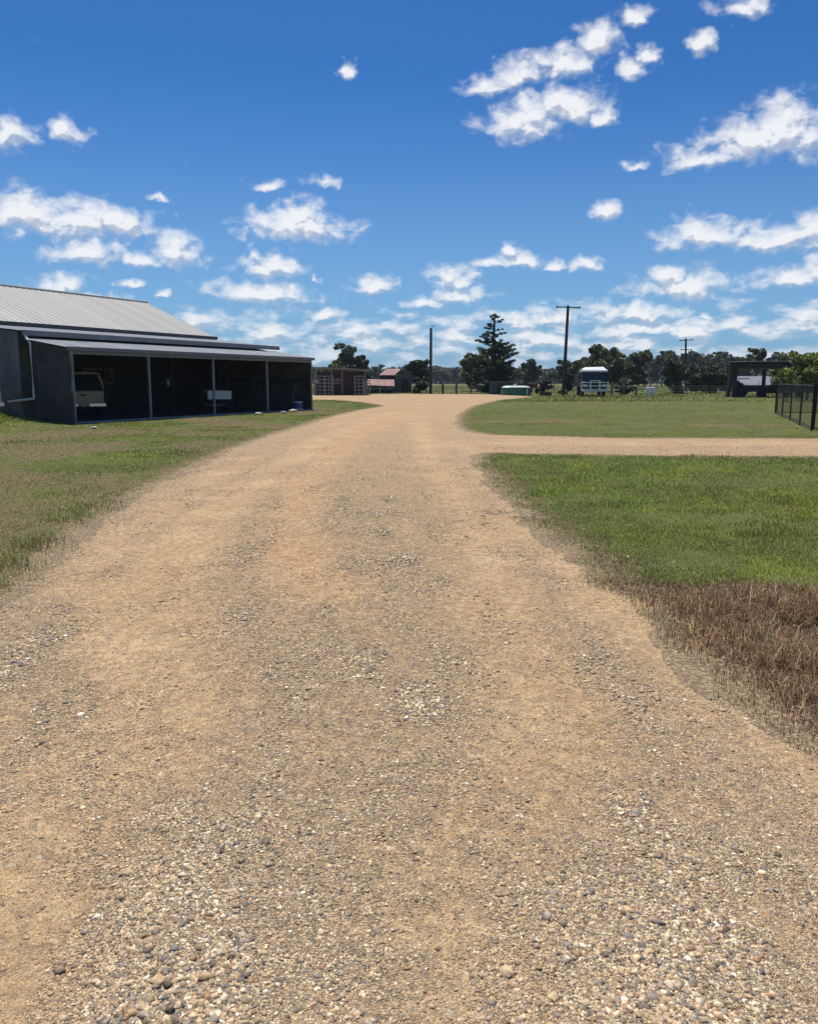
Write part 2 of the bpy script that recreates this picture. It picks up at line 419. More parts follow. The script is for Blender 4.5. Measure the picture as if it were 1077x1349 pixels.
# terrain material: Col.r = dryness, Col.g = dead/brown, Col.b = rough paddock
def ground_material():
    m, n, b = new_mat('grassland')
    P = n('ShaderNodeNewGeometry').outputs['Position']
    at = n('ShaderNodeSeparateColor', {0: n('ShaderNodeAttribute', attribute_name='Col').outputs['Color']})
    n1 = n.noise(P, 0.35, 6, 0.6).outputs[0]; n2 = n.noise(P, 4.0, 6, 0.7).outputs[0]; n3 = n.noise(P, 28, 5, 0.7).outputs[0]
    g = n.mix(n.ss(n2, 0.3, 0.7), (0.100, 0.120, 0.026), (0.155, 0.155, 0.048))
    g = n.mix(n.ss(n1, 0.35, 0.7), g, (0.150, 0.155, 0.055))
    dry = n.mix(n.ss(n2, 0.3, 0.7), (0.150, 0.115, 0.060), (0.23, 0.175, 0.088))
    f = n.m('ADD', at.outputs[0], n.m('MULTIPLY', n.m('SUBTRACT', n2, 0.5), 0.9))
    g = n.mix(n.ss(f, 0.25, 0.8), g, dry)
    g = n.mix(at.outputs[1], g, n.mix(n.ss(n3, 0.35, 0.65), (0.085, 0.058, 0.040), (0.17, 0.125, 0.085)))
    sv = n('ShaderNodeAttribute', attribute_name='Spill').outputs['Fac']
    fs_ = n.m('ADD', sv, n.m('ADD', n.m('MULTIPLY', n.m('SUBTRACT', n3, 0.5), 1.3), n.m('MULTIPLY', n.m('SUBTRACT', n2, 0.5), 1.5)))
    gr = n('ShaderNodeTexVoronoi', {'Vector': P, 'Scale': 60.0}).outputs['Color']
    gr = n.mix(n.ss(n('ShaderNodeSeparateColor', {0: gr}).outputs[0], 0.2, 0.9), (0.22, 0.16, 0.10), (0.45, 0.33, 0.20))
    spillf = n.ss(fs_, 0.40, 0.62)
    pad = n.mix(n.ss(n1, 0.3, 0.7), (0.125, 0.150, 0.040), (0.20, 0.19, 0.072))
    g = n.mix(at.outputs[2], g, pad)
    g = n.mix(spillf, g, gr)
    g = n.mix(1.0, g, n.mix(n.ss(n3, 0.25, 0.75), (0.62, 0.62, 0.62), (1.25, 1.25, 1.25)), 'MULTIPLY')
    n.nt.links.new(g, b.inputs['Base Color']); b.inputs['Roughness'].default_value = 0.95
    b.inputs['Specular IOR Level'].default_value = 0.1
    bn = n('ShaderNodeBump', {'Strength': 0.9, 'Distance': 0.03, 'Height': n3}); n.nt.links.new(bn.outputs[0], b.inputs['Normal'])
    return m
def dryness(X, Y):
    left = sm(-X, 1.0, 3.0)*sm(55-Y, 0, 15)
    d = left*(0.12+0.66*sm(fbm(X, Y*0.8, 2.6, 61)+0.25*(fbm(X, Y, .5, 62)-.5), 0.40, 0.66))
    d = np.maximum(d, 0.8*sm(fbm(X*0.5, Y, 3.0, 66), 0.62, 0.75)*sm(Y, 22, 26))
    s = sdf(ROAD, X, Y)
    d = np.maximum(d, 0.95*sm(s+0.6*(fbm(X, Y, .4, 68)-.5), -0.75, -0.1))
    return np.clip(d*(1-sm(np.exp(-(((X-MOUND[0])/3)**2+((Y-MOUND[1])/3)**2)), .2, .6)), 0, 1)
def ground_col(X, Y):
    return np.stack([dryness(X, Y), sm(sdf(DEAD, X, Y)+0.3*(fbm(X, Y, .5, 71)-.5)+0.45*sm(6.6-Y, 0, .6), -0.05, 0.12), sm(Y, 62, 72)], -1)
gx = axis([(-6000, -800, 12), (-800, -100, 28), (-100, -30, 60), (-30, -8, 110), (-8, 8, 200), (8, 30, 110), (30, 100, 60), (100, 800, 28), (800, 6000, 12)])
gy = axis([(-800, -40, 15), (-40, -2, 30), (-2, 12, 160), (12, 30, 120), (30, 75, 120), (75, 130, 60), (130, 800, 50), (800, 9000, 20)])
ground = tag(grid_obj('ground', gx, gy, ground_z, ground_material(), cf=ground_col), kind='structure')
_X, _Y = np.meshgrid(gx, gy); _s = sdf(ROAD, _X, _Y)
ground.data.attributes.new('Spill', 'FLOAT', 'POINT').data.foreach_set('value', np.clip(0.80+_s/np.where(_Y < 7, .42, .62), -1, 1.2).ravel().astype(np.float32))

def road_material():
    m, n, b = new_mat('gravel_road')
    P = n('ShaderNodeNewGeometry').outputs['Position']
    d = n('ShaderNodeSeparateColor', {0: n('ShaderNodeAttribute', attribute_name='Col').outputs['Color']}).outputs[0]
    wp = n.v('ADD', P, n.v('MULTIPLY', n.noise(P, 35, 2).outputs['Color'], (0.010, 0.010, 0)))
    def vor(sc):
        return n('ShaderNodeTexVoronoi', {'Vector': wp, 'Scale': sc, 'Randomness': 1.0}, feature='F1')
    v1 = vor(75.0); v2 = vor(150.0); vb = vor(24.0)
    def stonecol(v):
        r = n('ShaderNodeSeparateColor', {0: v.outputs['Color']})
        cr = n('ShaderNodeValToRGB', {0: r.outputs[0]}); e = cr.color_ramp; e.interpolation = 'CONSTANT'
        pal = [(0, (.13, .11, .09)), (.10, (.29, .205, .125)), (.30, (.21, .195, .18)), (.40, (.42, .30, .175)), (.58, (.31, .235, .155)),
               (.70, (.42, .33, .215)), (.80, (.13, .14, .155)), (.88, (.30, .17, .10)), (.94, (.55, .48, .37)), (.985, (.72, .68, .60))]
        while len(e.elements) < len(pal): e.elements.new(1.0)
        for el, (p, c) in zip(e.elements, pal): el.position = p; el.color = c+(1,)
        return cr.outputs[0]
    edge1 = n.ss(v1.outputs['Distance'], 0.25, 0.75, 1.0, 0.55)
    st = n.mix(0.45, stonecol(v1), stonecol(v2))
    big = n.noise(P, 0.8, 6, 0.65).outputs[0]; mid = n.noise(P, 9, 6, 0.7).outputs[0]; fin = n.noise(P, 130, 4, 0.7).outputs[0]
    dirtc = n.mix(n.ss(mid, 0.3, 0.7), (0.43, 0.295, 0.165), (0.34, 0.228, 0.125))
    dirtc = n.mix(n.ss(big, 0.40, 0.70), dirtc, (0.49, 0.36, 0.215))
    rst = n('ShaderNodeSeparateColor', {0: n('ShaderNodeAttribute', attribute_name='Col').outputs['Color']}).outputs[1]
    dirtc = n.mix(n.m('MULTIPLY', rst, n.ss(mid, 0.42, 0.62, 0.2, 0.95)), dirtc, (0.40, 0.225, 0.112))
    sp = n('ShaderNodeSeparateXYZ', {0: P})
    f = n.m('ADD', n.m('MULTIPLY_ADD', n.m('SUBTRACT', mid, 0.5), 1.3, n.m('MULTIPLY', d, 1.1)), n.m('MULTIPLY', n.m('SUBTRACT', fin, 0.5), 0.9))
    base = n.mix(n.ss(f, 0.10, 1.15, 0.06, 0.70), n.mix(1.0, st, (1.12, 1.04, 0.92), 'MULTIPLY'), dirtc)
    base = n.mix(1.0, base, (1.20, 1.15, 1.06), 'MULTIPLY')
    white = n.m('MULTIPLY', n.ss(n('ShaderNodeSeparateColor', {0: vb.outputs['Color']}).outputs[1], 0.93, 0.95), n.ss(vb.outputs['Distance'], 0.30, 0.22))
    base = n.mix(n.m('MULTIPLY', white, 0.75), base, (0.62, 0.55, 0.44))
    base = n.mix(1.0, base, n.mix(n.ss(fin, 0.3, 0.7), (0.68, 0.68, 0.68), (1.24, 1.24, 1.24)), 'MULTIPLY')
    sp2 = n.noise(P, 17, 3, 0.75).outputs[0]
    base = n.mix(1.0, base, n.mix(n.ss(sp2, 0.36, 0.64), (0.76, 0.77, 0.80), (1.17, 1.16, 1.12)), 'MULTIPLY')
    n.nt.links.new(base, b.inputs['Base Color']); b.inputs['Roughness'].default_value = 0.9
    b.inputs['Specular IOR Level'].default_value = 0.2
    hgt = n.m('ADD', n.m('MULTIPLY', edge1, n.m('SUBTRACT', 1.25, d)), n.m('MULTIPLY_ADD', fin, 0.5, n.m('MULTIPLY', mid, 1.2)))
    bn = n('ShaderNodeBump', {'Strength': 0.8, 'Distance': 0.010, 'Height': hgt}); n.nt.links.new(bn.outputs[0], b.inputs['Normal'])
    return m
def road_z(X, Y):
    s = sdf(ROAD, X, Y)+0.42*(fbm(X, Y, 0.8, 81, 5)-0.5)+0.12*(fbm(X, Y, 0.15, 85, 2)-0.5)
    dd = dirt(X, Y)
    far = sm(Y, 25, 90)
    return ground_z(X, Y)+(0.045+0.05*far)*sm(s, -0.25, 0.30)-0.028+0.07*sm(s, .3, 2.2)*(1-far)-0.014*dd+0.012*(fbm(X, Y, 0.25, 91, 4)-0.5)
def road_col(X, Y):
    P_ = [G(*p) for p in [(440,800),(395,740),(392,680),(405,640),(470,575),(540,540)]]; d = np.full(X.shape, 1e9)
    for (x0, y0), (x1, y1) in zip(P_, P_[1:]):
        dx, dy = x1-x0, y1-y0; t = np.clip(((X-x0)*dx+(Y-y0)*dy)/(dx*dx+dy*dy), 0, 1); d = np.minimum(d, np.hypot(X-x0-t*dx, Y-y0-t*dy))
    r = np.exp(-(d/.42)**2)+0.7*sm(fbm(X, Y, 1.1, 301), .55, .7)*sm(Y, 9, 16)
    return np.stack([dirt(X, Y), np.clip(r, 0, 1), X*0], -1)
rx = axis([(-45, -12, 60), (-12, -5, 60), (-5, 3.2, 205), (3.2, 12, 90), (12, 60, 70)])
ry = axis([(-6, 1.2, 40), (1.2, 9, 220), (9, 16, 110), (16, 30, 110), (30, 60, 90), (60, 100, 60)])
tag(grid_obj('gravel_road', rx, ry, road_z, road_material(), keep=lambda X, Y: sdf(ROAD, X, Y) > -0.45,
             cf=road_col), kind='structure')

# ------------------------------------------------------------------ loose stones
def rot_mats(n):
    q = rng.normal(size=(n, 4)); q /= np.linalg.norm(q, axis=1)[:, None]; w, x, y, z = q.T
    return np.stack([1-2*(y*y+z*z), 2*(x*y-z*w), 2*(x*z+y*w), 2*(x*y+z*w), 1-2*(x*x+z*z), 2*(y*z-x*w),
                     2*(x*z-y*w), 2*(y*z+x*w), 1-2*(x*x+y*y)], 1).reshape(n, 3, 3)
def fan(n, r0, r1, a0=-0.70, a1=0.70, k=2.0):         # points spread over the ground, thinning with distance
    th = rng.uniform(a0, a1, n); u = rng.uniform(0, 1, n)
    r = r0*(r1/r0)**u if k == 2 else np.sqrt(r0*r0+u*(r1*r1-r0*r0))
    return r*np.sin(th), r*np.cos(th), r
PAL = np.array([(.11,.10,.09),(.19,.18,.17),(.14,.15,.165),(.28,.22,.15),(.42,.32,.20),(.36,.28,.19),(.54,.45,.31),(.33,.20,.125),(.64,.56,.43),(.78,.74,.65),(.27,.25,.23),(.46,.36,.24)])
PW = np.array([.09,.10,.08,.11,.12,.12,.13,.05,.09,.035,.08,.075]); PW = PW/PW.sum()
def stones(name, n, r0, r1, smin, smax, cut, label, sig=.45, clump=False):
    X, Y, r = fan(n, r0, r1)
    s = sdf(ROAD, X, Y); dd = dirt(X, Y)
    keep = (s > -0.9) & (rng.uniform(size=n) > cut*sm(dd+0.4*(fbm(X, Y, .3, 95)-.5), 0.05, 0.75)) & (rng.uniform(size=n) > sm(r, 8.5, r1)) & ((s > 0.0) | (rng.uniform(size=n) < 0.45*sm(s, -0.9, -0.05)))
    if clump: keep &= rng.uniform(size=n) < 0.16+0.8*sm(fbm(X*2.2, Y*.7, .6, 99), .42, .72)
    X, Y, r = X[keep], Y[keep], r[keep]; n = len(X)
    size = np.clip(smin*np.exp(np.abs(rng.normal(0, sig, n)))*(1+0.07*r), smin, smax)
    patch = fbm(X*1.8, Y*.8, 0.5, 97); size *= 0.72+0.65*sm(patch, 0.42, 0.75)
    base = np.array([(-1,-1,-1),(1,-1,-1),(1,1,-1),(-1,1,-1),(-1,-1,1),(1,-1,1),(1,1,1),(-1,1,1)], float)
    V = base[None]*rng.uniform(0.25, 1.0, (n, 8, 3)); V *= (size[:, None]*rng.uniform(0.35, 0.72, (n, 3))*0.72)[:, None, :]
    V = np.einsum('nij,nkj->nki', rot_mats(n), V); V[:, :, 2] *= 0.55
    V[:, :, 0] += X[:, None]; V[:, :, 1] += Y[:, None]; V[:, :, 2] += (np.maximum(road_z(X, Y), ground_z(X, Y))+size*0.04)[:, None]
    tri = np.array([(0,2,1),(0,3,2),(4,5,6),(4,6,7),(0,1,5),(0,5,4),(1,2,6),(1,6,5),(2,3,7),(2,7,6),(3,0,4),(3,4,7)])
    Fc = (tri[None]+8*np.arange(n)[:, None, None]).reshape(-1, 3)
    c = PAL[rng.choice(len(PAL), n, p=PW)]*rng.uniform(0.75, 1.2, (n, 1))
    mixd = (0.08+0.45*np.clip(dd[keep], 0, 1))[:, None]; c = (c*np.array((1.36, 1.25, 1.10)))*(1-mixd)+np.array((.49, .35, .205))*mixd
    tag(np_obj(name, V.reshape(-1, 3), Fc, M['stone'], np.repeat(c, 8, 0)), kind='stuff', label=label, cat='gravel')
stones('fine_gravel', 1250000, 1.5, 21, 0.0046, 0.011, 0.60, 'fine pale grit and small chips covering the driveway', .35)
stones('loose_gravel', 480000, 1.5, 26, 0.0074, 0.036, 0.72, 'loose angular grey and cream gravel lying on the driveway', .5, True)

# ------------------------------------------------------------------ grass
def blades(name, X, Y, hgt, wid, col, label, m='blade', lean=0.5, cat='grass', seg=1, zf=ground_z):
    n = len(X); Z = zf(X, Y)-0.01; a = rng.uniform(0, 2*PI, n); la = rng.uniform(0, 2*PI, n); ll = np.abs(rng.normal(0, lean, n))*hgt
    ux, uy = np.cos(a)*wid/2, np.sin(a)*wid/2; lx, ly = np.cos(la)*ll, np.sin(la)*ll
    if seg == 1:
        V = np.stack([np.stack([X-ux, Y-uy, Z], -1), np.stack([X+ux, Y+uy, Z], -1), np.stack([X+lx, Y+ly, Z+hgt], -1)], 1)
        Fc = np.arange(3*n).reshape(n, 3); k = 3
    else:
        V = np.stack([np.stack([X-ux, Y-uy, Z], -1), np.stack([X+ux, Y+uy, Z], -1),
                      np.stack([X+ux*.8+lx*.35, Y+uy*.8+ly*.35, Z+hgt*.62], -1), np.stack([X-ux*.8+lx*.35, Y-uy*.8+ly*.35, Z+hgt*.62], -1),
                      np.stack([X+lx, Y+ly, Z+hgt*(1-0.25*np.minimum(ll/hgt, 1.5))], -1)], 1)
        b = 5*np.arange(n)[:, None]; Fc = np.stack([b+[0, 1, 2], b+[0, 2, 3], b+[3, 2, 4]], 1).reshape(-1, 3); k = 5
    o = np_obj(name, V.reshape(-1, 3), Fc, M[m], np.repeat(col, k, 0))
    return tag(o, label, cat, kind='stuff')
# shed footprint: along s (A to B), into t
SA = Vector((*G(98.5, 558.5), 0)); SB = Vector((*G(412, 540.3), 0))
SDIR = (SB-SA).normalized(); SANG = math.atan2(SDIR.y, SDIR.x); SLEN = (SB-SA).length
def in_shed(X, Y):
    dx, dy = X-SA.x, Y-SA.y; s = dx*SDIR.x+dy*SDIR.y; t = -dx*SDIR.y+dy*SDIR.x
    return (s > -0.02) & (s < SLEN+0.1) & (t > -0.25) & (t < 18)
def gcol(X, Y, n, dry=None, bright=1.0):
    g = np.stack([rng.uniform(.095, .19, n), rng.uniform(.145, .235, n), rng.uniform(.018, .04, n)], 1)
    y = np.stack([rng.uniform(.26, .40, n), rng.uniform(.22, .33, n), rng.uniform(.11, .17, n)], 1)
    pt = sm(fbm(X, Y, 2.2, 11), 0.35, 0.65)[:, None]
    g = g*(1.24+0.45*pt)*(0.75+0.5*vnoise(X, Y, .22, 12))[:, None]*np.array((1, 1, 1))+np.array((.03, .012, 0))*(1-pt)
    yb = sm(fbm(X, Y, 1.1, 14), .52, .72)[:, None]; g = g*(1+yb*np.array((.45, .30, -.1)))
    gb = sm(fbm(X, Y, 1.7, 21), .55, .7)[:, None]; g = g*(1-.25*gb)+.02*gb
    f = (rng.uniform(size=n) < (0.07+0.85*(dry if dry is not None else 0)))[:, None]
    return np.where(f, y, g)*bright
# right lawn
X, Y, r = fan(760000, 5.0, 75, 0.02, 0.72)
sd_ = sdf(ROAD, X, Y)+0.7*(fbm(X, Y, .5, 15)-.5); dd_ = sdf(DEAD, X, Y)+0.55*(fbm(X, Y, .45, 16)-.5)
k = (sd_ < 0.22) & (dd_ < 0.04) & (rng.uniform(size=len(X)) < (sm(-sd_, -0.22, 0.30)+0.06)*(1-.75*sm(fbm(X, Y, .8, 24), .60, .72)*(Y < 14))); X, Y, r = X[k], Y[k], r[k]
hh = (0.024+0.040*fbm(X, Y, 1.2, 17)+0.045*sm(fbm(X, Y, .5, 18), .55, .8))*rng.uniform(.5, 1.1, len(X))*(1-0.5*sm(Y, 20, 26))
blades('lawn_grass', X, Y, hh, np.maximum(.0036, .00045*r)*rng.uniform(.7, 1.3, len(X)), gcol(X, Y, len(X), 0.6*sm(sdf(ROAD, X, Y), -0.5, 0)+0.12*sm(Y, 22, 26)),
       'green mown lawn on the right of the gravel driveway', seg=2, lean=0.6)
# left lawn
X, Y, r = fan(620000, 5.0, 75, -0.80, -0.02)
sd_ = sdf(ROAD, X, Y)+0.7*(fbm(X, Y, .5, 15)-.5)
dr = dryness(X, Y); th = fbm(X, Y, 1.5, 19)
k = (sd_ < 0.16) & ~in_shed(X, Y) & (rng.uniform(size=len(X)) < (sm(-sd_, -0.08, 0.25)+0.2)*(1.0-0.45*dr)); X, Y, r, dr, th = X[k], Y[k], r[k], dr[k], th[k]
mo = np.exp(-(((X-MOUND[0])/2.4)**2+((Y-MOUND[1])/2.4)**2)); ed = sm(sdf(ROAD, X, Y), -0.9, -0.2)*sm(12-Y, 0, 4)
hh = (0.028+0.05*sm(th, .45, .75)*(1-dr)+0.10*ed*sm(fbm(X, Y, .5, 23), .4, .6)+0.30*mo)*rng.uniform(.5, 1.3, len(X))
blades('verge_grass', X, Y, hh, np.maximum(.0040, .00052*r)*rng.uniform(.7, 1.3, len(X)), gcol(X, Y, len(X), dr*0.8),
       'patchy mown grass with dry brown patches left of the driveway', seg=2, lean=0.75)
# rough paddock grass beyond the lawns
X, Y, r = fan(160000, 58, 300, -0.62, 0.62)
k = (sdf(ROAD, X, Y) < -0.6) & ~in_shed(X, Y) & (Y > 64+6*(fbm(X, Y*0+3, 9, 27)-.5)); X, Y, r = X[k], Y[k], r[k]
hh = (0.08+0.20*sm(fbm(X, Y, 5, 28), .45, .8))*rng.uniform(.5, 1.3, len(X))
blades('paddock_grass', X, Y, hh, .0011*r*rng.uniform(.6, 1.3, len(X)), gcol(X, Y, len(X), 0.15, 0.85), 'long rough grass in the paddock behind the lawn', lean=0.6)
# dead brown patch
X = rng.uniform(1.2, 9.0, 480000); Y = rng.uniform(2.6, 8.6, 480000)
d = sdf(DEAD, X, Y)+0.35*(fbm(X, Y, .35, 29)-.5)+0.14*sm(6.9-Y, 0, .6); k = (d > 0.0) & (np.abs(X/Y) < 0.9) & (rng.uniform(size=len(X)) < (0.50+sm(d, 0, .5))*(1-.45*sm(fbm(X, Y, .6, 37), .46, .62))); X, Y, d = X[k], Y[k], d[k]; n = len(X)
cl = fbm(X, Y, .28, 33)
hh = (0.045+0.13*sm(cl, .35, .7)*sm(d, 0, .9))*rng.uniform(.25, 1.3, n)
c = np.array((1.65, 1.46, 1.12))*np.array([(.135, .085, .055), (.20, .135, .085), (.085, .055, .04), (.34, .27, .18), (.46, .39, .28), (.16, .08, .05)])[rng.choice(6, n, p=[.28, .26, .16, .14, .07, .09])]*rng.uniform(.75, 1.2, (n, 1))
blades('dead_grass', X, Y, hh, rng.uniform(.0022, .0048, n), c, 'dead brown sprayed grass patch beside the driveway', seg=2, lean=0.8)
# a few long pale stalks leaning out of it
n = 260; X = rng.uniform(1.9, 6, n); Y = rng.uniform(3.4, 6.0, n); k = sdf(DEAD, X, Y) > 0.1; X, Y = X[k], Y[k]; n = len(X)
blades('dry_stalks', X, Y, rng.uniform(.18, .34, n), np.full(n, .005), np.array((.50, .42, .28))*rng.uniform(.6, 1.1, (n, 1)), 'long pale bent stalks rising from the dead brown grass', seg=2, lean=0.8)

# ------------------------------------------------------------------ big shed (local x along its length, local y into it)
T2, T1, TRG = 2.35, 6.9, 11.9
Hf, H3, H2a, H2b, H1, HR = 2.86, 3.24, 3.52, 4.02, 4.16, 6.32
L = SLEN
shed = thing('machinery_shed', 'long dark farm shed with pale ribbed gable roof and open awning side, left of driveway', 'shed', SA, SANG)
MB().corr(-0.25, L+0.15, (T1-0.15, H1), (TRG, HR), 0.38, 0.012).build('gable_roof', 'roof', shed)
MB().corr(-0.25, L+0.15, (2*TRG-T1+0.15, H1), (TRG, HR)).build('gable_roof', 'roof', shed)
MB().tube([(-0.27, TRG, HR+0.02), (L+0.17, TRG, HR+0.02)], 0.07, 8).build('ridge_cap', 'roof', shed)
MB().box(-0.27, L+0.17, T1-0.30, T1-0.155, H1-0.16, H1+0.01).build('gutter', 'gutter_dark', shed)
MB().corr(-0.12, L+0.12, (T2, H2a), (T1-0.02, H2b-0.03)).build('middle_roof', 'roof_mid', shed)
MB().box(-0.14, L+0.14, T2-0.13, T2-0.003, H2a-0.19, H2a+0.015).build('middle_gutter', 'gutter', shed)
MB().corr(-0.15, L+0.10, (0.0, Hf), (T2+0.1, H3)).build('awning_roof', 'roof_mid', shed)
MB().box(-0.17, L+0.12, -0.12, -0.003, Hf-0.13, Hf+0.012).build('awning_gutter', 'gutter', shed)
def wall_x(mb, x, pts):     # gable-type wall at x, small ribs
    ys = np.arange(pts[0][0], pts[-1][0], 0.2)
    top = lambda y: np.interp(y, [p[0] for p in pts], [p[1] for p in pts])
    for y in ys:
        y1 = min(y+0.2, pts[-1][0]); mb.add([(x, y, -0.3), (x, y1, -0.3), (x, y1, top(y1)), (x, y, top(y)), (x+.03, y, -0.3), (x+.03, y1, -0.3), (x+.03, y1, top(y1)), (x+.03, y, top(y))],
            [(0, 1, 2, 3), (7, 6, 5, 4), (0, 4, 5, 1), (3, 2, 6, 7), (0, 3, 7, 4), (1, 5, 6, 2)])
        mb.prism([(x-0.022, y+.02), (x-0.022, y+.05), (x-.001, y+.07), (x-.001, y)], 'z', -0.3, float(top(y))-0.01)
    return mb
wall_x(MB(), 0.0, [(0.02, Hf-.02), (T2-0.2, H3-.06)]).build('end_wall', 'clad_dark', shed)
wall_x(MB(), 0.0, [(T2+0.42, H2a-.02), (T1, H2b-.06)]).build('end_wall', 'clad_grey', shed)
wall_x(MB(), 0.0, [(T1+.01, H1-.06), (TRG, HR-.07), (2*TRG-T1, H1-.06)]).build('end_wall', 'clad_grey', shed)
MB().box(0.0, 0.9, T2+0.36, T2+0.40, -0.3, H2a+.02).build('return_wall', 'clad_dark', shed)
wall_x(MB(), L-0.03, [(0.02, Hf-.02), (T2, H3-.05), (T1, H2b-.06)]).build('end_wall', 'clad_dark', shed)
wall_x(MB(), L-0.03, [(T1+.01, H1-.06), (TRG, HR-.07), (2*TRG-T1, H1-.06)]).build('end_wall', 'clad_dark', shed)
MB().box(L-0.14, L-0.06, 0.1, T2, 1.58, 1.68).box(L-0.14, L-0.06, T2+.02, T1, 1.58, 1.68).build('girt', 'black', shed)
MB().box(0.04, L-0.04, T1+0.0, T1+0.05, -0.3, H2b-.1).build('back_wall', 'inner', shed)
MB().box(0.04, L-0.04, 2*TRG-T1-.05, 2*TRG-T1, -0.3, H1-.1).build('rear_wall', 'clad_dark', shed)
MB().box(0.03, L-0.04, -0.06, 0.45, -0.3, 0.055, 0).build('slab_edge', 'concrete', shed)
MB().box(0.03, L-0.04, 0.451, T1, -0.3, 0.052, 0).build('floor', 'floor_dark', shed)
for i in range(5):
    x = [0.035, L*0.2425, L*0.492, L*0.745, L-0.10][i]
    MB().box(x, x+0.085, -0.002, 0.09, 0.0, Hf-0.13).build('post', 'galv', shed)
MB().box(0.1, L-.1, 0.0, 0.06, Hf-.26, Hf-.14).build('beam', 'gutter', shed)
for x in (L*0.2425, L*.492, L*.745):
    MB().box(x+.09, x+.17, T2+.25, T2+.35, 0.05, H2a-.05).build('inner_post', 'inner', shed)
dp = MB().tube([(-.06, T2-.07, H2a-.15), (-.09, T2-.20, H2a-.33), (-.09, T2-.36, H2a-.45), (-.09, T2-.36, 0.98), (-.09, T2-.36, 0.94), (-.09, T2+1.1, 0.80)], 0.045, 8)
dp.build('downpipe', 'white_pipe', shed)
MB().tube([(-.06, -.06, Hf-.15), (-.06, -.06, 1.25), (-.10, -.15, 1.15)], 0.035, 8).build('downpipe', 'galv', shed)
def sh(s, t, z=0.055): return tuple(SA+SDIR*s+Vector((-SDIR.y, SDIR.x, 0))*t+Vector((0, 0, z)))

# wagon with upright tailgate (nose to +y in its own space)
def wheel(mbx, y, z, r, side, parent):
    w = MB().lathe([(r*.55, -.11), (r*.93, -.11), (r, -.07), (r, .07), (r*.93, .11), (r*.55, .11)], 20, (mbx, y, z), 'x').build('wheel', 'rubber', parent, False)
    MB().lathe([(.02, -.115), (r*.52, -.125), (r*.58, -.105), (r*.58, .105), (r*.52, .125), (.02, .115)], 16, (mbx, y, z), 'x').build('rim', 'chrome', w)
def wagon(label, paint, loc, rz):
    t = thing('wagon', label, 'car', loc, rz)
    W = 0.84
    low = [(0.0, .52), (0.02, .95), (0.10, 1.02), (3.05, 1.04), (3.20, 1.02), (4.25, .90), (4.42, .80), (4.45, .48), (4.05, .42), (3.98, .62), (3.80, .78), (3.50, .78), (3.30, .62), (3.24, .38),
           (1.36, .38), (1.30, .62), (1.12, .78), (.82, .78), (.62, .62), (.55, .42)]
    MB().prism(low, 'x', -W, W).build('body', paint, t)
    def gh(z0, z1, ins0, ins1, y0, y0b, y1, y1b): return [(-W+ins0, y0, z0), (W-ins0, y0, z0), (W-ins0, y1, z0), (-W+ins0, y1, z0), (-W+ins1, y0b, z1), (W-ins1, y0b, z1), (W-ins1, y1b, z1), (-W+ins1, y1b, z1)]
    fs = [(0, 1, 2, 3), (7, 6, 5, 4), (0, 4, 5, 1), (1, 5, 6, 2), (2, 6, 7, 3), (3, 7, 4, 0)]
    MB().add(gh(1.03, 1.66, .03, .20, .08, .28, 3.25, 2.65), fs).build('cabin_glass', 'glass', t)
    MB().add(gh(1.64, 1.73, .17, .24, .24, .32, 2.70, 2.62), fs).build('roof', paint, t)
    for sx in (-1, 1):
        for (y0, y1) in ((.06, .26), (1.25, 1.25), (2.2, 2.1), (3.27, 2.67)):
            MB().tube([(sx*(W-.02), y0, 1.02), (sx*(W-.19), y1, 1.67)], .045, 6).build('pillar', paint, t)
    MB().box(-W+.05, W-.05, -.035, .03, .58, .99, .015).build('tailgate', paint, t)
    MB().box(-.11, .11, -.055, -.037, .82, .87).build('tailgate_handle', 'black', t)
    MB().box(-W, W, -.16, -.02, .40, .54, .02).build('bumper', 'chrome', t)
    MB().box(-W, W, 4.43, 4.56, .40, .56, .02).build('bumper', 'chrome', t)
    MB().tube([(0, -.1, .38), (0, -.32, .36), (0, -.32, .44)], .03, 6).build('tow_hitch', 'galv', t)
    for sx in (-1, 1):
        MB().box(min(sx*(W-.2), sx*(W-.01)), max(sx*(W-.2), sx*(W-.01)), -.045, .0, .57, .70).build('tail_light', 'amber' if sx > 0 else 'red_light', t)
        MB().box(min(sx*(W-.26), sx*(W-.06)), max(sx*(W-.26), sx*(W-.06)), 4.40, 4.46, .62, .78).build('headlight', 'white', t)
        MB().box(min(sx*W, sx*(W+.2)), max(sx*W, sx*(W+.2)), 2.95, 3.05, 1.05, 1.22, .02).build('mirror', 'black', t)
        for y in (.97, 3.65): wheel(sx*(W-.12), y, .33, .33, sx, t)
    MB().box(-.22, .22, -.17, -.163, .42, .52).build('number_plate', 'amber', t)
    return t
wx, wy = AT(109, 520, 35.6)[:2]
wagon('cream wagon parked nose-in at the near end of the open shed, tailgate facing out', 'cream', (wx, wy, 0.055), math.radians(27)).scale = (1.08, 1.08, 1.12)
wx, wy = AT(-27, 520, 29.2)[:2]
wagon('silver wagon at the left edge of the photo, in front of the shed end wall', 'silver', (wx, wy, 0.3), math.radians(62))

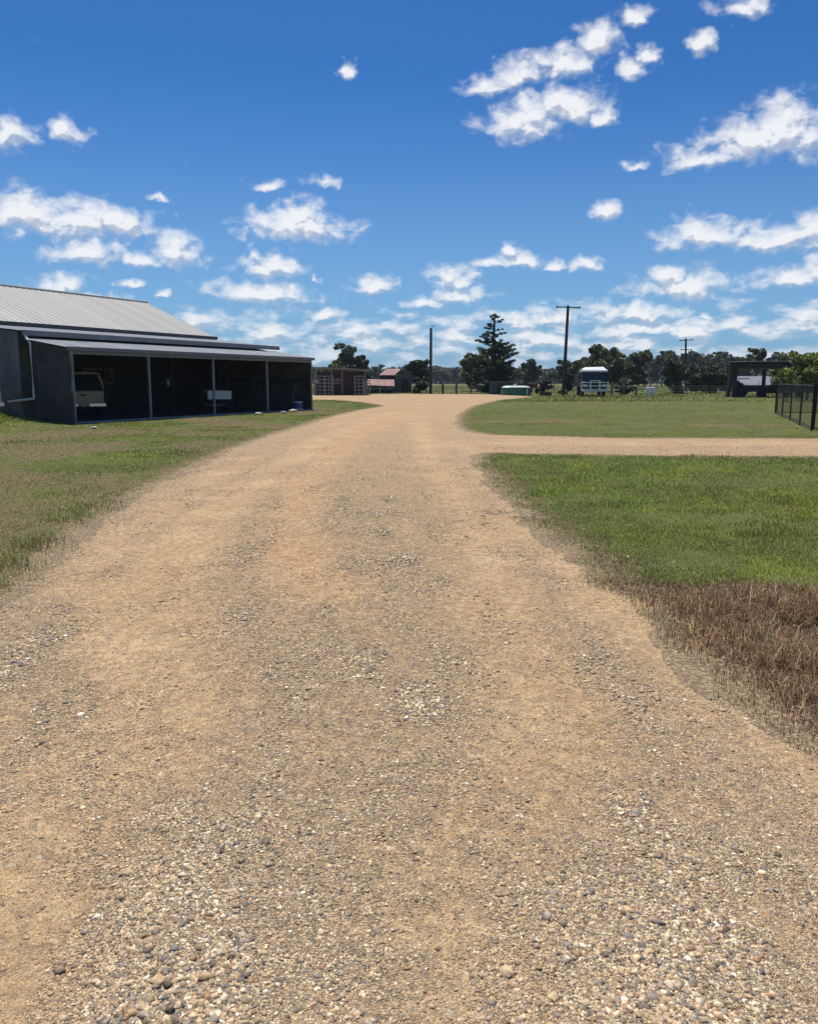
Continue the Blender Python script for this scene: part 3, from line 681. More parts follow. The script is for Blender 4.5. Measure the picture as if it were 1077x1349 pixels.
# things inside the shed
t = thing('box_trailer', 'low white ribbed trailer at the back of the open shed, behind the middle post', 'trailer', (*AT(284, 519, 43.5)[:2], .055), SANG+0.9)
MB().box(-.88, .88, -.6, .6, .62, .68).build('tray_floor', 'galv', t)
for k in range(2):
    mb = MB()
    y = -.62 if k == 0 else .59
    mb.box(-.9, .9, y, y+.03, .62, 1.05)
    for x in np.arange(-.85, .86, .17): mb.box(x-.03, x+.03, y-.025, y-.001, .64, 1.03)
    mb.build('tray_side', 'galv', t)  # white sides greyed, dimness deep in the shed put into the colour
MB().box(-.93, -.90, -.6, .6, .62, 1.05).build('tailboard', 'white', t); MB().box(.90, .93, -.6, .6, .62, 1.05).build('headboard', 'white', t)
MB().tube([(.9, 0, .6), (1.9, 0, .45)], .04).build('drawbar', 'galv', t)
for sy in (-1, 1): MB().lathe([(.1, -.09), (.27, -.09), (.3, -.05), (.3, .05), (.27, .09), (.1, .09)], 18, (0, sy*.72, .3), 'y').build('wheel', 'rubber', t)
MB().box(-.05, .05, -.6, .6, .28, .33).build('axle', 'galv', t)
t = thing('tool_shelf', 'grey framed tool shelf on the back wall inside the open shed', 'shelf', sh(7.4, T1-.45, 1.45), SANG)
MB().box(-.9, -.85, 0, .4, 0, .75).box(.85, .9, 0, .4, 0, .75).box(-.849, .849, 0, .4, 0, .04).box(-.849, .849, 0, .4, .71, .75).build('frame', 'gutter', t)
MB().box(-.6, -.2, .05, .3, .041, .3).box(-.1, .15, .05, .3, .041, .42).box(.3, .5, .05, .3, .041, .25).build('tool_box', 'clad_grey', t)
t = thing('wall_fan', 'small pale round fan hanging inside the shed to the right of the trailer', 'fan', sh(12.2, T1-.5, 1.5), SANG+.5)
MB().lathe([(.05, -.06), (.2, -.04), (.22, 0), (.2, .04), (.05, .06)], 16, (0, 0, 0), 'y').build('guard', 'white_pipe', t)
MB().tube([(0, 0.05, 0), (0, .45, 0)], .03).build('bracket', 'galv', t)
t = tag(MB().tube([(0, 0, 0), (0, .55, 1.35)], .04, 6).build('leaning_plank', 'old_wood'), 'weathered plank leaning on the far end wall inside the open shed', 'plank')
t.location = sh(L-1.0, .75); t.rotation_euler = (0, 0, SANG-PI/2+.2)
t = thing('drum', 'short blue and white drum at the foot of the shed far end wall', 'drum', sh(L-.75, .5), 0)
MB().lathe([(.24, 0), (.26, .03), (.26, .36), (.24, .38)], 20).build('body', 'blue', t); MB().lathe([(.265, .38), (.265, .43), (.2, .45)], 20).build('lid', 'white', t)

# pale lumps of broken concrete beside the driveway
for k, (px, py, s, lab) in enumerate([(393, 541.5, .30, 'largest pale concrete lump in the grass below the shed far corner'), (386, 543.2, .24, 'pale flat stone just left of the largest lump by the driveway edge'),
      (374, 545, .16, 'small pale stone in the grass between shed and driveway'), (341, 546.5, .2, 'flat pale stone in the lawn in front of the right shed bay'), (124, 565, .12, 'small white stone in the grass in front of the cream wagon'),
      (405, 539.2, .2, 'pale stone nearest the driveway bend below the shed corner')]):
    bm = bmesh.new(); bmesh.ops.create_icosphere(bm, subdivisions=2, radius=1)
    for v in bm.verts: v.co = Vector((v.co.x*s*.95, v.co.y*s*.7, v.co.z*s*.35))*(1+.25*(random.random()-.5))
    me = bpy.data.meshes.new('pale_stone'); bm.to_mesh(me); bm.free(); me.materials.append(M['pale_stone'])
    o = bpy.data.objects.new('pale_stone', me); COL.objects.link(o); g = G(px, py); o.location = (*g, float(ground_z(np.array(g[0]), np.array(g[1])))+.05)
    tag(o, lab, 'stone', 'pale stones along the grass edge')

# ------------------------------------------------------------------ stock shelter and yard panels
Yk = 92.0
def X_at(px, Y): return (px-CX)/F*Y*1.0/1.0*(1/ (math.cos(TH)+ (CY-HOR)/F*math.sin(TH)))*1.0 if False else AT(px, HOR, Y)[0]
def Z_at(py, Y): return AT(CX, py, Y)[2]
x0, x1 = X_at(415, Yk), X_at(481, Yk); zt = Z_at(483, Yk)
t = thing('stock_shelter', 'open stock shelter with thin pale flat roof and maroon doors, just past the big shed', 'shelter', (x0, Yk, 0))
W_ = x1-x0
MB().add([(-.3, -.2, zt), (W_+.2, -.2, zt-.28), (W_+.2, 4, zt-.38), (-.3, 4, zt-.1), (-.3, -.2, zt-.13), (W_+.2, -.2, zt-.41), (W_+.2, 4, zt-.51), (-.3, 4, zt-.23)],
         [(0, 1, 2, 3), (7, 6, 5, 4), (0, 4, 5, 1), (1, 5, 6, 2), (2, 6, 7, 3), (3, 7, 4, 0)]).build('roof', 'galv', t)
for x in (.0, W_*.32, W_*.53, W_-.05):
    for y in (0, 3.8): MB().box(x, x+.1, y, y+.1, 0, zt-.42).build('post', 'galv' if y == 0 else 'dark_wood', t)
xa, xb, xc = X_at(439, Yk)-x0, X_at(449.5, Yk)-x0, X_at(464, Yk)-x0
MB().box(xa, xb-.05, 1.2, 1.26, .1, zt-.5).build('door', 'maroon', t)
MB().box(xb+.15, xc, 1.2, 1.26, .1, zt-.5).build('door', 'maroon', t)
MB().box(-.2, W_, 3.9, 3.95, 0, zt-.55).build('back_wall', 'dark_wood', t)
MB().box(xa, xb-.05, .15, .19, 1.32, 1.42).box(xa, xb-.05, .15, .19, 1.6, 1.7).box(xa, xb-.05, .15, .19, 1.8, 1.88).build('rail', 'galv', t)
def yard_panel(px0, px1, ptop, Y, label, rails=6, m='galv'):
    a, b = X_at(px0, Y), X_at(px1, Y); h = Z_at(ptop, Y)
    t = thing('yard_panel', label, 'gate panel', (a, Y, 0), 0, 'steel rail panels of the cattle yard'); w = b-a
    MB().tube([(0, 0, .0), (0, 0, h)], .05, 6).tube([(w, 0, .0), (w, 0, h)], .05, 6).tube([(w/2, 0, .1), (w/2, 0, h)], .035, 6).build('upright', m, t)
    for i in range(rails):
        z = .25+(h-.28)*i/(rails-1); MB().box(0.04, w-.04, -.025, .025, z-.045, z+.045).build('rail', m, t)
    return t
yard_panel(415, 427, 495, 91.3, 'leftmost galvanised rail panel, against the big shed corner')
yard_panel(428, 438.5, 495, 91.2, 'galvanised rail panel just left of the maroon doors')
yard_panel(467, 478, 495, 91.2, 'galvanised rail panel just right of the maroon doors')
yard_panel(479, 487, 501, 90.5, 'rightmost and lowest rail panel, in front of the rusty lean-to')
t = thing('feed_bin', 'small white feed bins behind the rail panel by the shed corner', 'bin', (X_at(415.5, 92.3), 92.6, 0))
MB().box(-.2, .25, -.2, .2, .0, 1.45, .03).build('bin', 'dark_wood', t); MB().box(-.2, .25, -.25, .2, 1.451, 1.66, .03).build('lid', 'white', t)

# old shed with rusty roofs
Yo = 112.0
x0, x1, x2 = X_at(501, Yo), X_at(520, Yo), X_at(542, Yo)
t = thing('old_barn', 'small old grey barn with rusty gable roof and rusty lean-to', 'barn', (x1, Yo, 0))
w = x2-x1; zr = Z_at(485.5, Yo); ze = Z_at(493, Yo); zb = Z_at(496, Yo)
def quadroof(p, th=.07):
    q = [(a, b, c-th) for a, b, c in p]; return MB().add(p+q, [(0, 1, 2, 3), (7, 6, 5, 4), (0, 4, 5, 1), (1, 5, 6, 2), (2, 6, 7, 3), (3, 7, 4, 0)])
# gable end faces right-front; ridge runs to the left
MB().prism([(0, 0), (w, 0), (w, ze-.3), (w*.42, zr-.1), (0, ze-.1)], 'y', 0, 5).build('wall', 'old_wood', t)
quadroof([(-.15, -.25, ze-.12), (w*.42, -.25, zr), (w*.42, 5.2, zr), (-.15, 5.2, ze-.12)]).build('roof', 'rust_roof', t)
quadroof([(w*.42+.01, -.25, zr), (w+.25, -.25, ze-.35), (w+.25, 5.2, ze-.35), (w*.42+.01, 5.2, zr)]).build('roof', 'rust_roof', t)
quadroof([(-2.1, -.35, zr-.85), (w*.40, -.35, zr-.85), (w*.42-.3, 2.2, zr+.02), (-1.2, 2.2, zr+.02)]).build('roof', 'rust_roof', t)
MB().box(-2.0, -.02, .1, 4.5, .0, zr-.95).build('wall', 'dark_wood', t)
MB().box(.9, 1.8, -.05, -.002, .1, 1.9).build('door', 'dark_wood', t)
xl = X_at(479, Yo)-x1
quadroof([(xl, -3.2, zb-1.1), (.0, -3.2, zb-1.25), (-.1, -.36, zb-.35), (xl, -.36, zb-.35)]).build('lean_to_roof', 'rust_roof', t)
for x in (xl+.1, xl*.66, xl*.33, -.15): MB().box(x, x+.12, -3.05, -2.93, 0, zb-1.25).build('post', 'old_wood', t)
MB().box(xl, -2.05, -.3, -.2, 0, zb-.42).build('lean_to_wall', 'dark_wood', t)
MB().box(xl+.2, -.3, -2.9, -2.84, zb-1.7, zb-1.42).build('fascia', 'clad_grey', t)

# ------------------------------------------------------------------ poles
def pole(label, px0, py_top, px_b, Y, arms, r=(.17, .12), extra=None):
    xt, _, zt = AT(px0, py_top, Y); xb = X_at(px_b, Y)
    t = thing('power_pole', label, 'power pole', (xb, Y, 0))
    MB().tube([(0, 0, -.4), ((xt-xb)*.5, 0, zt*.5), (xt-xb, 0, zt)], [r[0], (r[0]+r[1])/2, r[1]], 10).build('pole', 'pole_wood', t)
    for (z, w, off, tilt) in arms:
        f = (zt-z)/zt; cx = (xt-xb)*f+off
        a = MB().add([(cx-w, -.17, zt-z-.06+tilt), (cx+w, -.17, zt-z-.06-tilt), (cx+w, -.17, zt-z+.06-tilt), (cx-w, -.17, zt-z+.06+tilt), (cx-w, -.28, zt-z-.06+tilt), (cx+w, -.28, zt-z-.06-tilt), (cx+w, -.28, zt-z+.06-tilt), (cx-w, -.28, zt-z+.06+tilt)],
                     [(0, 1, 2, 3), (7, 6, 5, 4), (0, 4, 5, 1), (1, 5, 6, 2), (2, 6, 7, 3), (3, 7, 4, 0)]).build('crossarm', 'pole_wood', t)
        for s in (-1, 1):
            MB().lathe([(.02, -.16), (.05, -.14), (.07, -.02), (.05, 0), (.06, .04), (.03, .14)], 10, (cx+s*(w-.08), -.225, zt-z+.03-s*tilt)).build('insulator', 'insul', a)
    return t
pole('tall leaning timber pole with one wide crossarm, left of the white truck', 748, 402.5, 742, 94, [(.2, 1.35, 0, .05)], (.21, .15))
p = pole('bare slim timber pole beside the old barn with a small hook on top', 567.5, 432, 567, 104, [], (.2, .15))
MB().tube([(0, -.1, 8.35), (.35, -.1, 8.3), (.35, -.1, 8.45)], .05, 6).build('hook', 'insul', p)
pole('far timber pole with two short crossarms rising above the leaning tree', 903, 446, 903, 135, [(.25, 1.1, 0, -.08), (1.75, .9, 0, 0)], (.2, .16))

# ------------------------------------------------------------------ truck (faces the camera, -y is its front)
Yt = 86.0
t = thing('truck', 'white truck with a bull bar facing the camera on the far lawn edge', 'truck', (X_at(783, Yt), Yt, .1), math.radians(-4)); t.scale = (1.1, 1.1, 1.07)
MB().prism([(0, .75), (-.0, 1.35), (.11, 2.28), (1.9, 2.28), (1.9, .75)], 'x', -1.18, 1.18).build('cab', 'cab_shaded', t)
MB().prism([(.07, 2.281), (.08, 2.47), (.12, 2.5), (1.9, 2.5), (1.9, 2.281)], 'x', -1.2, 1.2).build('cab_roof', 'white', t)
MB().add([(-1.13, -.02, 1.38), (1.13, -.02, 1.38), (1.13, .095, 2.28), (-1.13, .095, 2.28), (-1.13, .06, 1.37), (1.13, .06, 1.37), (1.13, .2, 2.275), (-1.13, .2, 2.275)],
         [(0, 1, 2, 3), (7, 6, 5, 4), (0, 4, 5, 1), (1, 5, 6, 2), (2, 6, 7, 3), (3, 7, 4, 0)]).build('windscreen', 'glass', t)
MB().box(-1.12, 1.12, -.16, .06, 2.30, 2.42, .03).build('sun_visor', 'white', t)
MB().add([(-1.1, .15, 2.5), (1.1, .15, 2.5), (1.1, 1.8, 2.5), (-1.1, 1.8, 2.5), (-.8, .5, 2.74), (.85, .5, 2.78), (.85, 1.7, 2.80), (-.8, 1.7, 2.74)],
         [(0, 1, 2, 3), (7, 6, 5, 4), (0, 4, 5, 1), (1, 5, 6, 2), (2, 6, 7, 3), (3, 7, 4, 0)]).build('roof_deflector', 'white', t)
MB().box(-1.12, 1.12, -.06, -.003, .67, 1.36).build('grille', 'black', t)
MB().box(-1.2, 1.2, -.16, 0.02, .40, .66, .03).build('bumper', 'white', t)
for s in (-1, 1):
    MB().box(min(s*.72, s*1.08), max(s*.72, s*1.08), -.09, -.063, .86, 1.08).build('headlight', 'chrome', t)
    mm = MB().box(min(s*1.34, s*1.52), max(s*1.34, s*1.52), -.12, -.02, 1.6, 2.1, .02).tube([(s*1.15, 0, 2.15), (s*1.43, -.06, 2.15), (s*1.43, -.06, 2.05)], .02, 6).build('mirror', 'black', t)
    for y in (.9, 3.6): MB().lathe([(.2, -.13), (.42, -.13), (.47, -.08), (.47, .08), (.42, .13), (.2, .13)], 20, (s*1.0, y, .42), 'x').build('wheel', 'rubber', t)
bb = MB()
for z in (.55, .95, 1.28): bb.tube([(-1.22, -.20, z), (-.9, -.34, z), (.9, -.34, z), (1.22, -.20, z)], .05, 8)
for x in (-.42, .42): bb.box(x-.06, x+.06, -.36, -.28, .42, 1.46)
bb.tube([(-1.25, -.18, .5), (-1.25, -.18, 1.33)], .05).tube([(1.25, -.18, .5), (1.25, -.18, 1.33)], .05).tube([(-.42, -.33, 1.45), (.42, -.33, 1.45)], .05)
bb.build('bull_bar', 'white', t)
MB().box(-1.15, 1.15, 2.0, 6.2, .85, 2.2, .02).build('tray_body', 'machine', t)
MB().box(-.5, .5, 1.0, 6.0, .5, .84).build('chassis', 'black', t)

# ------------------------------------------------------------------ green tank, hut, red tractor, trough
Yg = 93.0
xa, xb = X_at(660, Yg), X_at(698.5, Yg); w = xb-xa; hz = Z_at(508, Yg)
t = thing('water_tank', 'low green tank with pale rounded top lying on the grass', 'tank', ((xa+xb)/2, Yg, 0))
def dome(z0, z1, ins, hw, hd, mb):
    b = len(mb.v); prof = [(0, z0), (0.0, z0+(z1-z0)*.05), (ins*.25, z0+(z1-z0)*.55), (ins*.6, z0+(z1-z0)*.85), (ins, z1)]
    n = 24
    for (i, z) in prof:
        for k in range(n):
            a = 2*PI*k/n; ca, sa = math.cos(a), math.sin(a); e = .55
            mb.v.append(((hw-i)*math.copysign(abs(ca)**e, ca), (hd-i*.6)*math.copysign(abs(sa)**e, sa), z))
    for i in range(len(prof)-1):
        for k in range(n): mb.f.append((b+i*n+k, b+i*n+(k+1) % n, b+(i+1)*n+(k+1) % n, b+(i+1)*n+k))
    mb.f.append(tuple(b+k for k in range(n))); mb.f.append(tuple(b+(len(prof)-1)*n+k for k in range(n)))
    return mb
dome(0, hz-.17, .14, w/2, 1.0, MB()).build('tank_body', 'tank_green', t)
dome(hz-.2, hz, .6, w/2-.04, .96, MB()).build('tank_lid', 'tank_top', t)
MB().box(w*.33, w*.33+.12, -1.06, -.98, .05, .75).build('pipe', 'tank_top', t)
Yh = 100.0
t = thing('garden_hut', 'low dark green flat-roofed tin hut under the tall pine', 'hut', (X_at(647, Yh), Yh, 0))
w = X_at(676, Yh)-X_at(647, Yh); hz = Z_at(502.5, Yh)
MB().box(0, w, 0, 2.4, 0, hz-.1).build('wall', 'tin_green', t)
MB().box(-.5, w+.4, -.3, 2.7, hz-.09, hz).build('roof', 'clad_grey', t)
MB().box(.7, 1.5, -.04, -.002, 0, hz-.25).build('door', 'dark_wood', t)
Yr = 108.0
def tractor(label, m, loc, rz, sc=1.0):
    t = thing('tractor', label, 'tractor', loc, rz); t.scale = (sc, sc, sc)
    MB().box(-.38, .38, -1.4, .6, .8, 1.35, .06).build('bonnet', m, t)
    MB().box(-.5, .5, .6, 1.5, .7, 1.0, .03).build('chassis', 'machine', t)
    MB().box(-.25, .25, .9, 1.3, 1.0, 1.45, .04).build('seat', 'black', t)
    MB().tube([(0, .45, 1.3), (0, .7, 1.6)], .03, 6).build('steering_column', 'black', t)
    MB().box(-.65, .65, .3, 1.6, 2.2, 2.3, .02).build('canopy', m, t)
    for s in (-1, 1):
        MB().tube([(s*.6, 1.5, .9), (s*.6, 1.5, 2.2)], .035, 6).build('canopy_post', m, t)
        MB().lathe([(.25, -.18), (.68, -.18), (.75, -.1), (.75, .1), (.68, .18), (.25, .18)], 22, (s*.75, 1.1, .75), 'x').build('wheel', 'rubber', t)
        MB().lathe([(.15, -.1), (.36, -.1), (.40, -.05), (.40, .05), (.36, .1), (.15, .1)], 18, (s*.6, -1.0, .4), 'x').build('wheel', 'rubber', t)
    MB().tube([(.1, -.8, 1.3), (.1, -.8, 2.0)], .03, 6).build('exhaust', 'black', t)
    return t
tractor('faded red tractor parked behind the green tank', 'tractor_red', (X_at(697, Yr), Yr, 0), .5, .95)
t = thing('trough', 'low rusty brown trough in the grass right of the green tank', 'trough', (X_at(718.5, 92), 92, 0))
MB().box(-.65, .65, -.3, .3, 0, .42, .04).build('trough_body', 'rust', t); MB().box(-.58, .58, -.24, .24, .421, .44).build('trough_rim', 'dark_wood', t)

# ------------------------------------------------------------------ open carport, right
Yc = 82.0
x0, x1 = X_at(959, Yc), X_at(1046, Yc); zt = Z_at(476, Yc); w = x1-x0
t = thing('open_carport', 'dark open timber carport with thick flat roof, right side by the lone bright tree', 'carport', (x0, Yc, 0), -0.36); w *= 1.05
MB().box(.1, w, 0, 5, zt-.62, zt-.22).box(-.0, w+.1, -.25, 5.2, zt-.2, zt-.06).build('roof_frame', 'dark_wood', t)
MB().corr(.0, w+.2, (-.35, zt-.05), (5.3, zt+.12)).build('roof_sheet', 'machine', t)
for (x, y, dx) in ((0.0, 0, .38), (.55, .1, .12), (0.0, 4.8, .3), (w-1.5, 0, 0), (w-.2, 0, 0), (w-.2, 4.8, 0), (w*.5, 4.8, 0)):
    MB().tube([(x, y, 0), (x+dx, y, zt-.4)], [.21, .18], 8).build('post', 'dark_wood', t)
MB().box(.5, 1.5, 4.9, 4.95, 0, 1.4).build('side_board', 'dark_wood', t)
MB().box(.6, w-.2, 4.6, 4.7, zt-.75, zt-.65).build('rear_beam', 'galv', t)
tractor('dark old tractor standing under the open carport', 'machine', (x0+2.9, Yc+1.4, 0), 1.2, .82)
t = thing('seed_drill', 'dark farm implement with a hopper and wheels under the carport, right of the tractor', 'implement', (x0+4.9, Yc+.4, 0), -.2)
MB().prism([(-.2, .5), (.2, .5), (.45, 1.2), (-.45, 1.2)], 'x', -.8, .8).build('hopper', 'machine', t)
MB().tube([(-1, 0, .45), (1, 0, .45)], .05).build('axle', 'machine', t)
for s in (-1, 1): MB().lathe([(.1, -.06), (.42, -.06), (.45, 0), (.42, .06), (.1, .06)], 18, (s*.95, 0, .45), 'x').build('wheel', 'rubber', t)
for x in (-.6, -.2, .2, .6): MB().tube([(x, .2, .5), (x, .5, .05)], .02, 5).build('tine', 'machine', t)
# long pale-roofed building behind
Yb = 122.0
t = thing('low_farm_building', 'long low building with pale grey roof seen through the carport', 'building', (X_at(983, Yb), Yb, 0))
w = X_at(1110, Yb)-X_at(983, Yb); za, zb_ = Z_at(507.0, Yb), Z_at(497, Yb)
MB().box(0, w, 0, 9, 0, za+.1).build('wall', 'old_wood', t)
quadroof([(-.4, -.4, za), (w+.3, -.4, za), (w+.3, 5, zb_+.2), (-.4, 5, zb_+.2)], .1).build('roof', 'gutter', t)
quadroof([(-.4, 5.01, zb_+.2), (w+.3, 5.01, zb_+.2), (w+.3, 10, za), (-.4, 10, za)], .1).build('roof', 'roof_mid', t)
for x in (2, 5, 8, 11): MB().box(x, x+1.0, -.04, -.002, .5, za-.15).build('window', 'glass', t)

# ------------------------------------------------------------------ black mesh enclosure, right
A = Vector((*G(1021, 545), 0)); B = Vector((*G(1069, 567.5), 0)); dAB = (B-A).normalized(); nrm = Vector((-dAB.y, dAB.x, 0))
if nrm.x < 0: nrm = -nrm
Cc = B+nrm*7; Dd = A+nrm*7
t = thing('mesh_enclosure', 'black steel mesh enclosure of framed panels at the right edge of the lawn', 'fence', A)
def side(P, Q, nP, cloth=False, skip_last=False):
    n = nP; hgt = 1.48
    for i in range(n+(0 if skip_last else 1)):
        p = P+(Q-P)*(i/n)-A
        MB().tube([(p.x, p.y, -.05), (p.x, p.y, hgt+.03)], .035 if 0 < i < n else .05, 8).build('post', 'black', t)
    for i in range(n):
        a = P+(Q-P)*(i/n)-A; b = P+(Q-P)*((i+1)/n)-A; d = (b-a).normalized()*.06; a2, b2 = a+d, b-d; zz = Vector((0, 0, 1))
        fr = MB()
        for z in (.08, hgt-.02): fr.tube([a2+zz*z, b2+zz*z], .022, 6)
        fr.tube([a2+zz*.08, a2+zz*(hgt-.02)], .018, 6).tube([b2+zz*.08, b2+zz*(hgt-.02)], .018, 6)
        pn = fr.build('panel', 'black', t)
        MB().add([a2+zz*.1, b2+zz*.1, b2+zz*(hgt-.04), a2+zz*(hgt-.04)], [(0, 1, 2, 3)]).build('mesh', 'mesh', pn)
        if cloth:
            o = nrm*.0+dAB*-.03
            MB().add([a2+zz*1.0+o, b2+zz*1.0+o, b2+zz*(hgt-.04)+o, a2+zz*(hgt-.04)+o], [(0, 1, 2, 3)]).build('shade_cloth', 'cloth', pn)
side(A, B, 4); side(A, Dd, 4, True); side(B, Cc, 4, False)

# ------------------------------------------------------------------ paddock fences
def fence(label, pts, sp=3.2, h=1.15, rr=.07, wires=3, rail=False, m='old_wood'):
    t = thing('paddock_fence', label, 'fence', (pts[0][0], pts[0][1], 0), 0); o = Vector((pts[0][0], pts[0][1], 0))
    wm = MB()
    for (a, b) in zip(pts, pts[1:]):
        a = Vector((*a, 0)); b = Vector((*b, 0)); n = max(1, round((b-a).length/sp))
        for i in range(n):
            p = a+(b-a)*(i/n)-o; k = random.uniform(.88, 1.1)
            MB().tube([(p.x, p.y, -.1), (p.x+random.uniform(-.05, .05), p.y, h*k)], [rr*k, rr*.85], 6).build('post', m, t)
        for k in range(wires):
            z = h*(.9-k*.27); wm.tube([a-o+Vector((0, -.08, z)), b-o+Vector((0, -.08, z))], .05 if rail else .012, 4)
    wm.build('rail' if rail else 'wire', m if rail else 'galv', t)
    return t
Q = lambda px, Y: (X_at(px, Y), Y)
fence('post and wire fence across the paddock behind the slim bare pole', [Q(540, 112), Q(583, 110), Q(601, 109), Q(640, 108)], 2.6, 1.3, .1)
fence('weathered post and rail fence right of the white truck', [Q(806, 98), Q(838, 97), Q(860, 96.5)], 1.7, 1.1, .12, 2, True)
fence('post and wire fence from the rail fence to the carport', [Q(862, 97), Q(905, 99), Q(955, 100)], 3.0, 1.1, .07)
fence('far post and wire fence behind the leaning pole', [Q(700, 128), Q(760, 128), Q(800, 126)], 3.5, 1.2, .08)
for px, h_, lab in ((583, 1.35, 'stout dark gatepost at the end of the driveway'), (601, 1.9, 'taller grey gatepost right of the stout dark one')):
    o = MB().tube([(0, 0, -.1), (0, 0, h_)], [.14, .12], 8).build('gate_post', 'dark_wood' if px < 600 else 'old_wood'); o.location = (*Q(px, 101), 0); tag(o, lab, 'post')
for px, lab in ((853.5, 'left one of two white drums by the post and rail fence'), (860, 'right one of two white drums by the post and rail fence')):
    t = thing('white_drum', lab, 'drum', (*Q(px, 95.4), .45), 0, 'white drums by the rail fence')
    MB().lathe([(.2, -.5), (.26, -.48), (.27, -.1), (.285, 0), (.27, .1), (.26, .42), (.2, .45)], 16).build('body', 'white', t)
    MB().lathe([(.1, .451), (.11, .49), (.05, .5)], 12).build('cap', 'white_pipe', t)

# ------------------------------------------------------------------ trees
def limbs(mb, H_, r, nb, seed, spread, lean=(0, 0), z0=.25):
    R = random.Random(seed); tips = []
    pts = [(0, 0, -.3)]; n = 6
    for i in range(1, n+1):
        f = i/n; pts.append((lean[0]*f+R.uniform(-.03, .03)*H_*.5, lean[1]*f+R.uniform(-.03, .03)*H_*.5, H_*.82*f))
    mb.tube(pts, [r*(1-.8*i/n) for i in range(n+1)], 8)
    for k in range(nb):
        f = z0+(.98-z0)*k/max(1, nb-1); i = min(n-1, int(f*n)); q = f*n-i
        p = Vector(pts[i]).lerp(Vector(pts[i+1]), q); a = R.uniform(0, 2*PI); l = spread*(1.1-.5*f)*R.uniform(.6, 1.1)
        e = p+Vector((math.cos(a)*l, math.sin(a)*l, l*R.uniform(.35, .9))); md = p.lerp(e, .5)+Vector((0, 0, -.08*l))
        rr = r*(1-.75*f)*.5; mb.tube([p, md, e], [rr, rr*.65, rr*.2], 5); tips.append(e); tips.append(md)
    return tips
def leafcloud(centers, rad, per, size, seed, base, flat=.75):
    R = np.random.default_rng(seed); C_ = np.array([tuple(c) for c in centers]); n = len(C_)*per
    ci = np.repeat(np.arange(len(C_)), per); rv = np.asarray(rad)[ci] if np.ndim(rad) else np.full(n, rad)
    d = R.normal(size=(n, 3)); d /= np.linalg.norm(d, axis=1)[:, None]; d *= (R.uniform(0, 1, n)**.45*rv)[:, None]; d[:, 2] *= flat
    P = C_[ci]+d; s = size*R.uniform(.6, 1.4, n)
    a = R.normal(size=(n, 3)); a /= np.linalg.norm(a, axis=1)[:, None]; b = np.cross(a, R.normal(size=(n, 3))); b /= np.linalg.norm(b, axis=1)[:, None]
    V = np.stack([P-a*s[:, None]*.6, P+b*s[:, None]*.42, P+a*s[:, None]*.6, P-b*s[:, None]*.42], 1)
    Fc = np.arange(4*n).reshape(n, 4)
    cv = np.array(base)*R.uniform(.65, 1.35, (n, 1))*R.uniform(.8, 1.2, len(C_))[ci][:, None]
    return V.reshape(-1, 3), Fc, np.repeat(cv, 4, 0)
def tree(name, label, loc, H_, spread, seed, base=(.045, .060, .022), bark='bark', nb=9, per=150, leaf=.26, crown0=.35, group=None, lean=(0, 0), lobe=.34, z0=.3, cat='tree', r=None):
    t = thing(name, label, cat, loc, 0, group); R = random.Random(seed)
    mb = MB(); tips = limbs(mb, H_, r or H_*.032, nb, seed, spread, lean, z0); mb.build('trunk', bark, t, True)
    cs = []; rs = []
    for e in tips:
        cs.append(e); rs.append(spread*lobe*R.uniform(.6, 1.2))
        for _ in range(2):
            cs.append(e+Vector((R.uniform(-1, 1), R.uniform(-1, 1), R.uniform(-.3, .8)))*spread*.36); rs.append(spread*lobe*R.uniform(.4, .9))
    cs.append(Vector((lean[0], lean[1], H_*.9))); rs.append(spread*.3)
    cs = [Vector((c.x, c.y, max(c.z, H_*crown0))) for c in cs]
    top = max(c.z+rr*.75 for c, rr in zip(cs, rs)); sc = H_/top
    cs = [Vector((c.x, c.y, c.z*sc)) for c in cs]
    V, Fc, c = leafcloud(cs, rs, per, leaf, seed, base)
    np_obj('crown', V, Fc, M['leaf'], c, t)
    return t
def place(proto, label, px, Y, H_, group, used=set(), wide=1.0):
    o = proto if proto.name not in used else copy_tree(proto)
    used.add(proto.name); o.location = (X_at(px, Y), Y, 0); s = H_/proto['h']; o.scale = (s*wide, s*wide, s); o.rotation_euler.z = random.uniform(0, 6.28)
    tag(o, label, 'tree', group); return o
def htop(py, Y): return Z_at(py, Y)
DG = (.036, .050, .020); MG = (.060, .080, .024); OG = (.085, .085, .026)
# gum variants for rows
# far wood that reads as one mass behind the tree rows
def wood():
    n = 80000; px = rng.uniform(-150, 1230, n); Y = rng.uniform(470, 540, n); X = (px-CX)/F*Y
    top = np.where(px > 800, 14.0, 9.0)+3.2*(fbm(X, X*0+5, 16, 201)-.5)+1.6*(fbm(X, X*0, 5, 203)-.5)
    z = top*rng.uniform(0, 1, n)**.8; s = rng.uniform(.5, 1.1, n)
    P = np.stack([X, Y, z], -1); a = rng.normal(size=(n, 3)); a /= np.linalg.norm(a, axis=1)[:, None]; b = np.cross(a, rng.normal(size=(n, 3))); b /= np.linalg.norm(b, axis=1)[:, None]
    V = np.stack([P-a*s[:, None], P+b*s[:, None]*.7, P+a*s[:, None], P-b*s[:, None]*.7], 1)
    c = np.array((.034, .046, .026))*rng.uniform(.6, 1.4, (n, 1))
    tag(np_obj('distant_wood', V.reshape(-1, 3), np.arange(4*n).reshape(n, 4), M['leaf'], np.repeat(c, 4, 0)), 'dark continuous wood on the horizon behind the paddocks', 'wood', kind='stuff')
wood()
protos = []
